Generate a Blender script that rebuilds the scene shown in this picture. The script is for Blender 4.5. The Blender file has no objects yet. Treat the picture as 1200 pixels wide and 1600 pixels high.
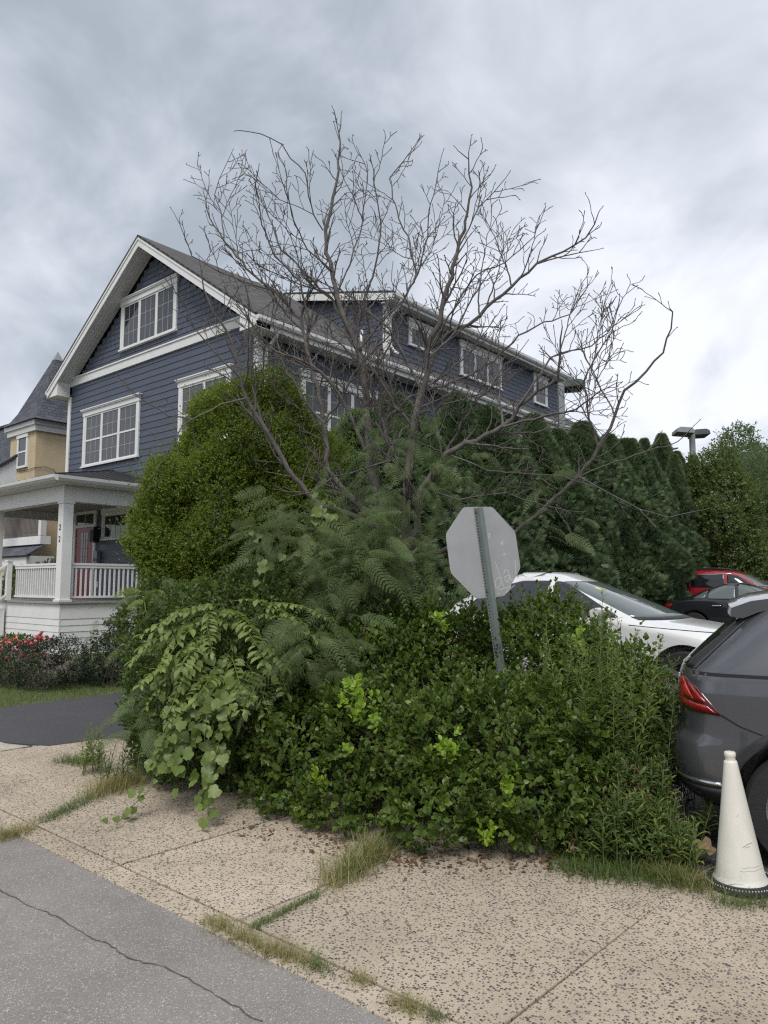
import bpy, bmesh, math, random
import numpy as np
from mathutils import Vector, Matrix, noise

# ------------------------------------------------------------------ camera, sky, sun, exposure
# World axes: X runs along the street (to the right of the blue house), Y runs into the lots, the near front corner
# of the blue house stands on the origin.  Units are metres.
CAM = Vector((13.284, -11.030, 1.65)); HEAD = 0.702; PITCH = 0.0985; FPX = 1139.0
sc = bpy.context.scene
cam_d = bpy.data.cameras.new('camera'); cam = bpy.data.objects.new('camera', cam_d)
sc.collection.objects.link(cam); sc.camera = cam
cam.location = CAM; cam.rotation_euler = (math.pi/2 + PITCH, 0, HEAD)
cam_d.sensor_fit = 'VERTICAL'; cam_d.sensor_height = 36.0; cam_d.lens = FPX/1600*36.0
cam_d.clip_start = 0.05; cam_d.clip_end = 3000
sc.render.resolution_x = 768; sc.render.resolution_y = 1024

SUN_EL, SUN_AZ = math.radians(55), math.radians(150)     # azimuth measured from +Y towards +X
world = bpy.data.worlds.new('World'); sc.world = world; world.use_nodes = True
wn, wl = world.node_tree.nodes, world.node_tree.links
wn.clear()
def N(nodes, t, **kw):
    n = nodes.new(t)
    for k, v in kw.items():
        if k.startswith('i_'):
            n.inputs[k[2:].replace('_', ' ')].default_value = v
        else: setattr(n, k, v)
    return n
w_out = N(wn, 'ShaderNodeOutputWorld'); w_bg = N(wn, 'ShaderNodeBackground'); w_bg.inputs[1].default_value = 0.1
w_sky = N(wn, 'ShaderNodeTexSky', sky_type='NISHITA', sun_disc=False, sun_elevation=SUN_EL, sun_rotation=SUN_AZ, altitude=50, air_density=1.0, dust_density=2.0)
w_tc = N(wn, 'ShaderNodeTexCoord'); w_sep = N(wn, 'ShaderNodeSeparateXYZ')
w_add = N(wn, 'ShaderNodeMath', operation='ADD'); w_add.inputs[1].default_value = 0.62
w_max = N(wn, 'ShaderNodeMath', operation='MAXIMUM'); w_max.inputs[1].default_value = 0.08
w_dx = N(wn, 'ShaderNodeMath', operation='DIVIDE'); w_dy = N(wn, 'ShaderNodeMath', operation='DIVIDE')
w_cmb = N(wn, 'ShaderNodeCombineXYZ')
w_n1 = N(wn, 'ShaderNodeTexNoise', i_Scale=1.45, i_Detail=5.0, i_Roughness=0.46, i_Distortion=0.7)
w_n2 = N(wn, 'ShaderNodeTexNoise', i_Scale=4.2, i_Detail=5.0, i_Roughness=0.55, i_Distortion=0.4)
w_off = N(wn, 'ShaderNodeVectorMath', operation='ADD'); w_off.inputs[1].default_value = (5.3, 0.7, 0.0)
w_m1 = N(wn, 'ShaderNodeMath', operation='MULTIPLY'); w_m1.inputs[1].default_value = 0.55
w_m2 = N(wn, 'ShaderNodeMath', operation='MULTIPLY_ADD'); w_m2.inputs[1].default_value = 0.45
w_rmp = N(wn, 'ShaderNodeValToRGB')
cr = w_rmp.color_ramp; cr.interpolation = 'B_SPLINE'
cr.elements[0].position = 0.405; cr.elements[0].color = (0.31, 0.35, 0.40, 1)
cr.elements[1].position = 0.615; cr.elements[1].color = (0.79, 0.805, 0.86, 1)
e = cr.elements.new(0.47); e.color = (0.45, 0.49, 0.55, 1)
e = cr.elements.new(0.55); e.color = (0.62, 0.65, 0.71, 1)
w_sc = N(wn, 'ShaderNodeVectorMath', operation='SCALE'); w_sc.inputs['Scale'].default_value = 8.1
w_mix = N(wn, 'ShaderNodeMix', data_type='RGBA'); w_mix.inputs[0].default_value = 0.94
wl.new(w_tc.outputs['Generated'], w_sep.inputs[0]); wl.new(w_sep.outputs[2], w_max.inputs[0]); wl.new(w_max.outputs[0], w_add.inputs[0])
wl.new(w_sep.outputs[0], w_dx.inputs[0]); wl.new(w_add.outputs[0], w_dx.inputs[1])
wl.new(w_sep.outputs[1], w_dy.inputs[0]); wl.new(w_add.outputs[0], w_dy.inputs[1])
wl.new(w_dx.outputs[0], w_cmb.inputs[0]); wl.new(w_dy.outputs[0], w_cmb.inputs[1])
wl.new(w_cmb.outputs[0], w_off.inputs[0]); wl.new(w_off.outputs[0], w_n1.inputs[0]); wl.new(w_off.outputs[0], w_n2.inputs[0])
wl.new(w_n1.outputs[0], w_m1.inputs[0]); wl.new(w_n2.outputs[0], w_m2.inputs[0]); wl.new(w_m1.outputs[0], w_m2.inputs[2])
wl.new(w_m2.outputs[0], w_rmp.inputs[0]); wl.new(w_rmp.outputs[0], w_sc.inputs[0])
wl.new(w_sky.outputs[0], w_mix.inputs[6]); wl.new(w_sc.outputs[0], w_mix.inputs[7]); wl.new(w_mix.outputs[2], w_bg.inputs[0]); wl.new(w_bg.outputs[0], w_out.inputs[0])

sun_d = bpy.data.lights.new('sun', 'SUN'); sun_d.energy = 1.45; sun_d.angle = math.radians(25); sun_d.color = (1.0, 0.965, 0.92)
sun = bpy.data.objects.new('sun', sun_d); sc.collection.objects.link(sun)
sdir = Vector((math.sin(SUN_AZ)*math.cos(SUN_EL), math.cos(SUN_AZ)*math.cos(SUN_EL), math.sin(SUN_EL)))
sun.rotation_euler = sdir.to_track_quat('Z', 'Y').to_euler(); sun.location = (20, -20, 30)
vs = sc.view_settings; vs.view_transform = 'Standard'; vs.look = 'None'; vs.exposure = 0.72; vs.gamma = 1.0; vs.use_curve_mapping = False
sc.cycles.max_bounces = 6; sc.cycles.diffuse_bounces = 3; sc.cycles.glossy_bounces = 3; sc.cycles.transmission_bounces = 4
sc.cycles.use_denoising = False; sc.cycles.filter_width = 1.25; sc.cycles.sample_clamp_indirect = 4.0; sc.cycles.transparent_max_bounces = 8; sc.cycles.caustics_reflective = False; sc.cycles.caustics_refractive = False

# ------------------------------------------------------------------ helpers
COL = sc.collection
rng = np.random.default_rng(7); random.seed(7)
def cam_point(px, py, depth):
    """point seen at pixel (px, py) of the 1200 x 1600 photograph, at a distance measured along the level view direction"""
    u = (px-600)/FPX; w = (800-py)/FPX; c, s = math.cos(PITCH), math.sin(PITCH)
    d = (u, c-w*s, s+w*c); k = depth/d[1]; x, y, z = d[0]*k, depth, d[2]*k
    ch, sh = math.cos(HEAD), math.sin(HEAD)
    return Vector((CAM.x + x*ch - y*sh, CAM.y + x*sh + y*ch, CAM.z + z))
def tag(o, label=None, cat=None, group=None, kind=None):
    if label: o['label'] = label
    if cat: o['category'] = cat
    if group: o['group'] = group
    if kind: o['kind'] = kind
    return o
def empty(name, loc=(0, 0, 0), rz=0.0):
    o = bpy.data.objects.new(name, None); COL.objects.link(o); o.location = loc; o.rotation_euler = (0, 0, rz)
    o.empty_display_size = 0.2
    return o
def link(name, me, parent=None, loc=None, mat=None):
    o = bpy.data.objects.new(name, me); COL.objects.link(o)
    if parent is not None: o.parent = parent
    if loc is not None: o.location = loc
    if mat is not None and not me.materials: me.materials.append(mat)
    return o
class MB:
    def __init__(s): s.v = []; s.f = []
    def quad(s, *p):
        b = len(s.v); s.v += [tuple(q) for q in p]; s.f.append(tuple(range(b, b+len(p))))
    def box(s, x0, x1, y0, y1, z0, z1):
        b = len(s.v)
        s.v += [(x0,y0,z0),(x1,y0,z0),(x1,y1,z0),(x0,y1,z0),(x0,y0,z1),(x1,y0,z1),(x1,y1,z1),(x0,y1,z1)]
        s.f += [tuple(b+i for i in q) for q in ((0,3,2,1),(4,5,6,7),(0,1,5,4),(1,2,6,5),(2,3,7,6),(3,0,4,7))]
        return s
    def prism(s, poly, axis, a0, a1):
        """extrude a 2-D polygon along an axis: 'x' poly=(y,z), 'y' poly=(x,z), 'z' poly=(x,y)"""
        def P(p, a): return {'x': (a,p[0],p[1]), 'y': (p[0],a,p[1]), 'z': (p[0],p[1],a)}[axis]
        b = len(s.v); n = len(poly)
        s.v += [P(p, a0) for p in poly] + [P(p, a1) for p in poly]
        s.f += [tuple(b+i for i in range(n))[::-1], tuple(b+n+i for i in range(n))]
        s.f += [(b+i, b+(i+1) % n, b+n+(i+1) % n, b+n+i) for i in range(n)]
        return s
    def tube(s, pts, rad, n=6, cap=True):
        pts = [Vector(p) for p in pts]; m = len(pts)
        if not hasattr(rad, '__len__'): rad = [rad]*m
        b = len(s.v); ref = None
        for i, p in enumerate(pts):
            t = (pts[min(i+1, m-1)] - pts[max(i-1, 0)])
            t = t.normalized() if t.length > 1e-9 else Vector((0, 0, 1))
            if ref is None: ref = t.orthogonal().normalized()
            ref = (ref - t*ref.dot(t)); ref = ref.normalized() if ref.length > 1e-6 else t.orthogonal().normalized()
            q = t.cross(ref)
            for k in range(n):
                a = 2*math.pi*k/n; s.v.append(tuple(p + (ref*math.cos(a) + q*math.sin(a))*rad[i]))
        for i in range(m-1):
            for k in range(n):
                s.f.append((b+i*n+k, b+i*n+(k+1) % n, b+(i+1)*n+(k+1) % n, b+(i+1)*n+k))
        if cap: s.f.append(tuple(b+k for k in range(n))[::-1]); s.f.append(tuple(b+(m-1)*n+k for k in range(n)))
        return s
    def lathe(s, prof, n=32, c=(0, 0)):
        b = len(s.v); m = len(prof)
        for r, z in prof:
            for k in range(n):
                a = 2*math.pi*k/n; s.v.append((c[0]+r*math.cos(a), c[1]+r*math.sin(a), z))
        for i in range(m-1):
            for k in range(n): s.f.append((b+i*n+k, b+i*n+(k+1) % n, b+(i+1)*n+(k+1) % n, b+(i+1)*n+k))
        return s
    def build(s, name, mat, parent=None, bevel=0, smooth=False, loc=None, me_only=False):
        me = bpy.data.meshes.new(name); me.from_pydata(s.v, [], s.f); me.materials.append(mat)
        if bevel or True:
            bm = bmesh.new(); bm.from_mesh(me)
            bmesh.ops.recalc_face_normals(bm, faces=bm.faces)
            if bevel: bmesh.ops.bevel(bm, geom=list(bm.edges), offset=bevel, segments=2, affect='EDGES', profile=0.6, clamp_overlap=True)
            bm.to_mesh(me); bm.free()
        if smooth: me.shade_smooth()
        me.update()
        return me if me_only else link(name, me, parent, loc)
def np_mesh(name, V, F, mat, smooth=False, tone=None):
    """fast mesh from arrays; F is (n, 3) or (n, 4)"""
    me = bpy.data.meshes.new(name); k = F.shape[1]
    me.vertices.add(len(V)); me.vertices.foreach_set('co', np.ascontiguousarray(V, dtype=np.float32).ravel())
    me.loops.add(F.size); me.loops.foreach_set('vertex_index', np.ascontiguousarray(F, dtype=np.int32).ravel())
    me.polygons.add(len(F)); me.polygons.foreach_set('loop_start', np.arange(0, F.size, k, dtype=np.int32))
    if smooth: me.polygons.foreach_set('use_smooth', np.ones(len(F), dtype=bool))
    me.update(calc_edges=True); me.materials.append(mat)
    if tone is None: tone = rng.random()
    at = me.attributes.new('tone', 'FLOAT', 'FACE'); at.data.foreach_set('value', np.ascontiguousarray(np.broadcast_to(tone, len(F)), dtype=np.float32))
    return me
def nrm(a): return a/np.maximum(np.linalg.norm(a, axis=-1, keepdims=True), 1e-9)
def scatter(TV, TF, pos, d, nv, size):
    """copy a leaf template (x side, y along, z up) to many frames"""
    d = nrm(d); side = nrm(np.cross(d, nv)); up = np.cross(side, d)
    V = pos[:, None, :] + size[:, None, None]*(TV[None, :, 0:1]*side[:, None, :] + TV[None, :, 1:2]*d[:, None, :] + TV[None, :, 2:3]*up[:, None, :])
    F = TF[None] + (np.arange(len(pos))*len(TV))[:, None, None]
    return V.reshape(-1, 3), F.reshape(-1, TF.shape[1])

# ------------------------------------------------------------------ materials
def new_mat(name):
    m = bpy.data.materials.new(name); m.use_nodes = True
    nt = m.node_tree; b = nt.nodes['Principled BSDF']
    return m, nt, b
def mat(name, col, rough=0.6, var=0.12, scale=6.0, bump=0.0, bscale=60.0, metal=0.0, coat=0.0, spec=0.5, coords='Object', stretch=None, stain=0.0, objvar=0.0):
    """principled surface with cloudy colour variation and fine relief"""
    m, nt, b = new_mat(name); n, l = nt.nodes, nt.links
    b.inputs['Roughness'].default_value = rough; b.inputs['Metallic'].default_value = metal
    b.inputs['Coat Weight'].default_value = coat; b.inputs['Coat Roughness'].default_value = 0.04
    b.inputs['Specular IOR Level'].default_value = spec
    tc = N(n, 'ShaderNodeTexCoord'); mp = N(n, 'ShaderNodeMapping'); l.new(tc.outputs[coords], mp.inputs[0])
    if stretch: mp.inputs['Scale'].default_value = stretch
    tx = N(n, 'ShaderNodeTexNoise', i_Scale=scale, i_Detail=6.0, i_Roughness=0.6); l.new(mp.outputs[0], tx.inputs[0])
    rp = N(n, 'ShaderNodeValToRGB'); l.new(tx.outputs[0], rp.inputs[0])
    c = np.array(col)
    rp.color_ramp.elements[0].position = 0.3; rp.color_ramp.elements[0].color = (*np.clip(c*(1-var), 0, 1), 1)
    rp.color_ramp.elements[1].position = 0.7; rp.color_ramp.elements[1].color = (*np.clip(c*(1+var), 0, 1), 1)
    outc = rp.outputs[0]
    if stain:
        t2 = N(n, 'ShaderNodeTexNoise', i_Scale=scale*0.35, i_Detail=8.0, i_Roughness=0.7, i_Distortion=1.0); l.new(mp.outputs[0], t2.inputs[0])
        r2 = N(n, 'ShaderNodeValToRGB'); r2.color_ramp.elements[0].position = 0.5; r2.color_ramp.elements[1].position = 0.75
        r2.color_ramp.elements[0].color = (0, 0, 0, 1); r2.color_ramp.elements[1].color = (stain, stain, stain, 1)
        l.new(t2.outputs[0], r2.inputs[0])
        mx = N(n, 'ShaderNodeMix', data_type='RGBA'); l.new(r2.outputs[0], mx.inputs[0]); l.new(outc, mx.inputs[6]); mx.inputs[7].default_value = (*(c*0.45), 1)
        outc = mx.outputs[2]
    if objvar:
        oi = N(n, 'ShaderNodeObjectInfo'); mr = N(n, 'ShaderNodeMapRange'); mr.inputs[3].default_value = 1-objvar; mr.inputs[4].default_value = 1+objvar; l.new(oi.outputs['Random'], mr.inputs[0])
        sv = N(n, 'ShaderNodeVectorMath', operation='SCALE'); l.new(outc, sv.inputs[0]); l.new(mr.outputs[0], sv.inputs['Scale']); outc = sv.outputs[0]
    l.new(outc, b.inputs['Base Color'])
    if bump:
        t3 = N(n, 'ShaderNodeTexNoise', i_Scale=bscale, i_Detail=4.0); l.new(mp.outputs[0], t3.inputs[0])
        bp = N(n, 'ShaderNodeBump', i_Strength=bump, i_Distance=0.01); l.new(t3.outputs[0], bp.inputs['Height']); l.new(bp.outputs[0], b.inputs['Normal'])
    return m
def leaf_mat(name, dark, mid, light, rough=0.42, trans=0.28, spec=0.45):
    m, nt, b = new_mat(name); n, l = nt.nodes, nt.links
    g = N(n, 'ShaderNodeNewGeometry'); oi = N(n, 'ShaderNodeObjectInfo')
    ad = N(n, 'ShaderNodeMath', operation='ADD'); fr = N(n, 'ShaderNodeMath', operation='FRACT')
    l.new(g.outputs['Random Per Island'], ad.inputs[0]); l.new(oi.outputs['Random'], ad.inputs[1]); l.new(ad.outputs[0], fr.inputs[0])
    at_ = N(n, 'ShaderNodeAttribute', attribute_name='tone'); m1 = N(n, 'ShaderNodeMath', operation='MULTIPLY'); m1.inputs[1].default_value = 0.45; l.new(fr.outputs[0], m1.inputs[0])
    m2 = N(n, 'ShaderNodeMath', operation='MULTIPLY_ADD'); m2.inputs[1].default_value = 0.55; l.new(at_.outputs['Fac'], m2.inputs[0]); l.new(m1.outputs[0], m2.inputs[2])
    rp = N(n, 'ShaderNodeValToRGB'); l.new(m2.outputs[0], rp.inputs[0])
    rp.color_ramp.elements[0].color = (*dark, 1); rp.color_ramp.elements[1].color = (*light, 1); e = rp.color_ramp.elements.new(0.55); e.color = (*mid, 1)
    l.new(rp.outputs[0], b.inputs['Base Color']); b.inputs['Roughness'].default_value = rough; b.inputs['Specular IOR Level'].default_value = spec
    tr = N(n, 'ShaderNodeBsdfTranslucent'); hs = N(n, 'ShaderNodeHueSaturation', i_Saturation=1.15, i_Value=1.5); l.new(rp.outputs[0], hs.inputs['Color']); l.new(hs.outputs[0], tr.inputs[0])
    mx = N(n, 'ShaderNodeMixShader'); mx.inputs[0].default_value = trans
    l.new(b.outputs[0], mx.inputs[1]); l.new(tr.outputs[0], mx.inputs[2]); l.new(mx.outputs[0], n['Material Output'].inputs[0])
    return m
def roof_mat(name, c1, c2, bw=0.30, rh=0.14):
    m, nt, b = new_mat(name); n, l = nt.nodes, nt.links
    tc = N(n, 'ShaderNodeTexCoord'); mp = N(n, 'ShaderNodeMapping'); l.new(tc.outputs['UV'], mp.inputs[0])
    br = N(n, 'ShaderNodeTexBrick', offset=0.5); l.new(mp.outputs[0], br.inputs[0])
    br.inputs['Scale'].default_value = 1.0; br.inputs['Brick Width'].default_value = bw; br.inputs['Row Height'].default_value = rh; br.inputs['Mortar Size'].default_value = 0.008
    br.inputs['Color1'].default_value = (*c1, 1); br.inputs['Color2'].default_value = (*c2, 1); br.inputs['Mortar'].default_value = (*(np.array(c1)*0.5), 1)
    nz = N(n, 'ShaderNodeTexNoise', i_Scale=30.0, i_Detail=5.0); l.new(mp.outputs[0], nz.inputs[0])
    mx = N(n, 'ShaderNodeMix', data_type='RGBA', blend_type='OVERLAY'); mx.inputs[0].default_value = 0.45; l.new(br.outputs[0], mx.inputs[6]); l.new(nz.outputs[0], mx.inputs[7])
    l.new(mx.outputs[2], b.inputs['Base Color']); b.inputs['Roughness'].default_value = 0.9
    bp = N(n, 'ShaderNodeBump', i_Strength=0.7, i_Distance=0.02); l.new(br.outputs['Fac'], bp.inputs['Height']); bp.invert = True; l.new(bp.outputs[0], b.inputs['Normal'])
    return m
def ground_mat(name, base, pebble, amount, scale, base_var=0.15, rough=0.85, bump=0.5, stain=0.45, light=None):
    """stones set in a matrix: pebbles of random size, each a Voronoi cell"""
    m, nt, b = new_mat(name); n, l = nt.nodes, nt.links
    tc = N(n, 'ShaderNodeTexCoord'); mp = N(n, 'ShaderNodeMapping'); l.new(tc.outputs['Object'], mp.inputs[0])
    wz = N(n, 'ShaderNodeTexNoise', i_Scale=scale*0.6, i_Detail=2.0); l.new(mp.outputs[0], wz.inputs[0])
    wm = N(n, 'ShaderNodeVectorMath', operation='MULTIPLY_ADD'); wm.inputs[1].default_value = (0.9/scale,)*3; l.new(wz.outputs['Color'], wm.inputs[0]); l.new(mp.outputs[0], wm.inputs[2])
    vo = N(n, 'ShaderNodeTexVoronoi', feature='F1', i_Scale=scale); l.new(wm.outputs[0], vo.inputs[0])
    sp = N(n, 'ShaderNodeSeparateColor'); l.new(vo.outputs['Color'], sp.inputs[0])
    th = N(n, 'ShaderNodeMapRange'); l.new(sp.outputs[0], th.inputs[0]); th.inputs[1].default_value = 1-amount; th.inputs[2].default_value = 1; th.inputs[3].default_value = 0.12; th.inputs[4].default_value = 0.58
    gt = N(n, 'ShaderNodeMath', operation='GREATER_THAN'); l.new(sp.outputs[0], gt.inputs[0]); gt.inputs[1].default_value = 1-amount
    lt = N(n, 'ShaderNodeMath', operation='LESS_THAN'); l.new(vo.outputs['Distance'], lt.inputs[0]); l.new(th.outputs[0], lt.inputs[1])
    mk = N(n, 'ShaderNodeMath', operation='MULTIPLY'); l.new(gt.outputs[0], mk.inputs[0]); l.new(lt.outputs[0], mk.inputs[1])
    nz = N(n, 'ShaderNodeTexNoise', i_Scale=1.7, i_Detail=8.0, i_Roughness=0.68); l.new(mp.outputs[0], nz.inputs[0])
    rp = N(n, 'ShaderNodeValToRGB'); l.new(nz.outputs[0], rp.inputs[0]); c = np.array(base)
    rp.color_ramp.elements[0].position = 0.32; rp.color_ramp.elements[1].position = 0.68
    rp.color_ramp.elements[0].color = (*(c*(1-base_var)), 1); rp.color_ramp.elements[1].color = (*(c*(1+base_var)), 1)
    fz = N(n, 'ShaderNodeTexNoise', i_Scale=160.0, i_Detail=3.0, i_Roughness=0.7); l.new(mp.outputs[0], fz.inputs[0])
    ov = N(n, 'ShaderNodeMix', data_type='RGBA', blend_type='OVERLAY'); ov.inputs[0].default_value = 0.5; l.new(rp.outputs[0], ov.inputs[6]); l.new(fz.outputs[0], ov.inputs[7])
    pc = N(n, 'ShaderNodeValToRGB'); l.new(sp.outputs[1], pc.inputs[0]); q = np.array(pebble)
    pc.color_ramp.elements[0].color = (*(q*0.55), 1); pc.color_ramp.elements[1].color = (*(light if light else q*1.7), 1)
    mx = N(n, 'ShaderNodeMix', data_type='RGBA'); l.new(mk.outputs[0], mx.inputs[0]); l.new(ov.outputs[2], mx.inputs[6]); l.new(pc.outputs[0], mx.inputs[7])
    s1 = N(n, 'ShaderNodeTexNoise', i_Scale=0.9, i_Detail=9.0, i_Roughness=0.7, i_Distortion=0.8); l.new(mp.outputs[0], s1.inputs[0])
    s2 = N(n, 'ShaderNodeMapRange'); l.new(s1.outputs[0], s2.inputs[0]); s2.inputs[1].default_value = 0.5; s2.inputs[2].default_value = 0.72; s2.inputs[4].default_value = stain
    st = N(n, 'ShaderNodeMix', data_type='RGBA', blend_type='MULTIPLY'); l.new(s2.outputs[0], st.inputs[0]); l.new(mx.outputs[2], st.inputs[6]); st.inputs[7].default_value = (0.5, 0.47, 0.44, 1)
    oi = N(n, 'ShaderNodeObjectInfo'); mr = N(n, 'ShaderNodeMapRange'); mr.inputs[3].default_value = 0.90; mr.inputs[4].default_value = 1.06; l.new(oi.outputs['Random'], mr.inputs[0])
    sv = N(n, 'ShaderNodeVectorMath', operation='SCALE'); l.new(st.outputs[2], sv.inputs[0]); l.new(mr.outputs[0], sv.inputs['Scale'])
    l.new(sv.outputs[0], b.inputs['Base Color']); b.inputs['Roughness'].default_value = rough; b.inputs['Specular IOR Level'].default_value = 0.3
    hs = N(n, 'ShaderNodeMath', operation='ADD'); l.new(mk.outputs[0], hs.inputs[0]); l.new(fz.outputs[0], hs.inputs[1])
    bp = N(n, 'ShaderNodeBump', i_Strength=bump, i_Distance=0.004); l.new(hs.outputs[0], bp.inputs['Height']); l.new(bp.outputs[0], b.inputs['Normal'])
    return m
def glass_mat(name, col=(0.03, 0.035, 0.04), rough=0.03, spec=0.9):
    m, nt, b = new_mat(name); b.inputs['Base Color'].default_value = (*col, 1); b.inputs['Roughness'].default_value = rough
    b.inputs['Specular IOR Level'].default_value = spec; b.inputs['IOR'].default_value = 1.52
    n, l = nt.nodes, nt.links
    tc = N(n, 'ShaderNodeTexCoord'); nz = N(n, 'ShaderNodeTexNoise', i_Scale=1.3, i_Detail=2.0); l.new(tc.outputs['Object'], nz.inputs[0])
    bp = N(n, 'ShaderNodeBump', i_Strength=0.06, i_Distance=0.05); l.new(nz.outputs[0], bp.inputs['Height']); l.new(bp.outputs[0], b.inputs['Normal'])
    return m
M = {}
M['siding'] = mat('blue_siding', (0.070, 0.083, 0.117), 0.55, 0.10, 2, 0.2, 90, stretch=(0.6, 0.6, 3), objvar=0.07, stain=0.12)
M['muntin'] = mat('muntin_grey', (0.42, 0.43, 0.44), 0.5, 0.05, 3)
M['shingle'] = mat('blue_shingle', (0.073, 0.085, 0.118), 0.6, 0.16, 7, 0.25, 60)
M['white'] = mat('white_trim', (0.72, 0.72, 0.705), 0.5, 0.05, 3, 0.05, 40, stain=0.07, objvar=0.03)
M['soffit'] = mat('soffit_white', (0.62, 0.62, 0.61), 0.6, 0.04, 3)
M['gutter'] = mat('gutter_white', (0.62, 0.62, 0.61), 0.35, 0.05, 4)
M['deck'] = mat('deck_grey', (0.28, 0.265, 0.25), 0.6, 0.1, 8)
M['roof'] = roof_mat('asphalt_shingles_brown', (0.060, 0.057, 0.056), (0.105, 0.10, 0.097))
M['roof2'] = roof_mat('asphalt_shingles_slate', (0.055, 0.06, 0.075), (0.10, 0.105, 0.125))
M['metalroof'] = mat('standing_seam', (0.035, 0.034, 0.036), 0.6, 0.12, 4, spec=0.25)
M['pane'] = glass_mat('window_pane', (0.03, 0.034, 0.04), 0.03, 0.6)
M['pane_blind'] = mat('window_pane_with_curtain', (0.075, 0.078, 0.082), 0.10, 0.40, 9, spec=0.4, stretch=(7, 7, 0.6))
M['reddoor'] = mat('red_door_paint', (0.24, 0.010, 0.020), 0.4, 0.06, 3)
M['black'] = mat('black_metal', (0.015, 0.015, 0.016), 0.4, 0.2, 20)
M['stucco'] = mat('beige_stucco', (0.52, 0.42, 0.27), 0.9, 0.10, 2.5, 0.4, 70, stain=0.18)
M['slat'] = mat('weathered_slat', (0.17, 0.145, 0.14), 0.8, 0.25, 10)
M['soil'] = mat('soil', (0.10, 0.075, 0.052), 0.95, 0.35, 9, 0.8, 40)
M['lawnsoil'] = mat('lawn_ground', (0.085, 0.10, 0.035), 0.95, 0.3, 7, 0.6, 50)
M['field'] = mat('far_ground', (0.10, 0.11, 0.06), 0.95, 0.25, 0.5)
M['slab'] = ground_mat('exposed_aggregate', (0.45, 0.378, 0.288), (0.118, 0.098, 0.092), 0.85, 76.0, stain=0.42)
M['conc'] = ground_mat('weathered_concrete', (0.47, 0.42, 0.35), (0.15, 0.13, 0.115), 0.7, 80.0, stain=0.5)
M['road'] = ground_mat('worn_asphalt', (0.265, 0.244, 0.226), (0.34, 0.315, 0.295), 0.85, 140.0, 0.16, 0.9, 0.7, 0.3)
M['lot'] = ground_mat('dark_asphalt', (0.055, 0.055, 0.056), (0.16, 0.155, 0.15), 0.45, 90.0, 0.2, 0.85, 0.8, 0.3)
M['drive'] = mat('sealed_asphalt', (0.062, 0.060, 0.064), 0.65, 0.10, 1.4, 0.5, 160, stain=0.3)
M['crack'] = mat('crack_filler', (0.085, 0.08, 0.075), 0.9, 0.2, 20)
M['bark'] = mat('grey_bark', (0.115, 0.102, 0.092), 0.9, 0.35, 14, 0.8, 90)
M['twig'] = mat('brown_twig', (0.10, 0.08, 0.06), 0.9, 0.3, 20)
M['stem'] = mat('green_stem', (0.13, 0.16, 0.06), 0.7, 0.2, 12)
M['hedge'] = leaf_mat('hedge_leaf', (0.046, 0.082, 0.018), (0.096, 0.150, 0.029), (0.175, 0.235, 0.046), 0.38, 0.30, 0.4)
M['hedge_new'] = leaf_mat('hedge_new_growth', (0.17, 0.26, 0.035), (0.24, 0.36, 0.045), (0.32, 0.44, 0.06), 0.4, 0.35)
M['round'] = leaf_mat('small_leaf_evergreen', (0.075, 0.115, 0.022), (0.150, 0.205, 0.035), (0.27, 0.325, 0.058), 0.5, 0.38)
M['under'] = leaf_mat('shade_shrub_leaf', (0.050, 0.082, 0.022), (0.088, 0.132, 0.034), (0.145, 0.19, 0.05), 0.42, 0.3, 0.4)
M['frond'] = leaf_mat('mimosa_frond', (0.082, 0.122, 0.050), (0.128, 0.176, 0.070), (0.195, 0.245, 0.10), 0.55, 0.36, 0.35)
M['frond_y'] = leaf_mat('mimosa_frond_young', (0.17, 0.24, 0.06), (0.22, 0.30, 0.075), (0.29, 0.37, 0.10), 0.6, 0.38, 0.3)
M['ail'] = leaf_mat('pinnate_leaf', (0.125, 0.180, 0.050), (0.17, 0.23, 0.065), (0.24, 0.30, 0.09), 0.5, 0.34)
M['vine'] = leaf_mat('vine_leaf', (0.098, 0.148, 0.036), (0.135, 0.188, 0.048), (0.195, 0.250, 0.068), 0.45, 0.3)
M['arb'] = leaf_mat('arborvitae_spray', (0.068, 0.105, 0.054), (0.105, 0.152, 0.074), (0.165, 0.215, 0.10), 0.65, 0.24, 0.25)
M['tree'] = leaf_mat('far_tree_leaf', (0.09, 0.13, 0.062), (0.125, 0.175, 0.08), (0.185, 0.235, 0.105), 0.55, 0.34, 0.3)
M['tree_y'] = leaf_mat('far_vine_leaf', (0.075, 0.11, 0.035), (0.115, 0.16, 0.05), (0.19, 0.225, 0.07), 0.5, 0.32, 0.3)
M['rose'] = leaf_mat('rose_leaf', (0.028, 0.038, 0.026), (0.045, 0.062, 0.036), (0.075, 0.085, 0.05), 0.45, 0.15)
M['petal'] = leaf_mat('rose_petal', (0.70, 0.20, 0.22), (0.78, 0.32, 0.32), (0.85, 0.45, 0.42), 0.6, 0.3)
M['blade'] = leaf_mat('grass_blade', (0.06, 0.105, 0.025), (0.10, 0.15, 0.035), (0.17, 0.21, 0.06), 0.5, 0.3)
M['blade_dry'] = leaf_mat('dry_grass_blade', (0.15, 0.16, 0.05), (0.27, 0.25, 0.10), (0.42, 0.36, 0.18), 0.6, 0.3)
M['blade_blue'] = leaf_mat('ornamental_blade', (0.05, 0.085, 0.045), (0.075, 0.12, 0.06), (0.12, 0.17, 0.09), 0.45, 0.25)
M['golden'] = leaf_mat('goldenrod_leaf', (0.11, 0.16, 0.045), (0.17, 0.235, 0.06), (0.27, 0.33, 0.09), 0.55, 0.35)
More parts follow.
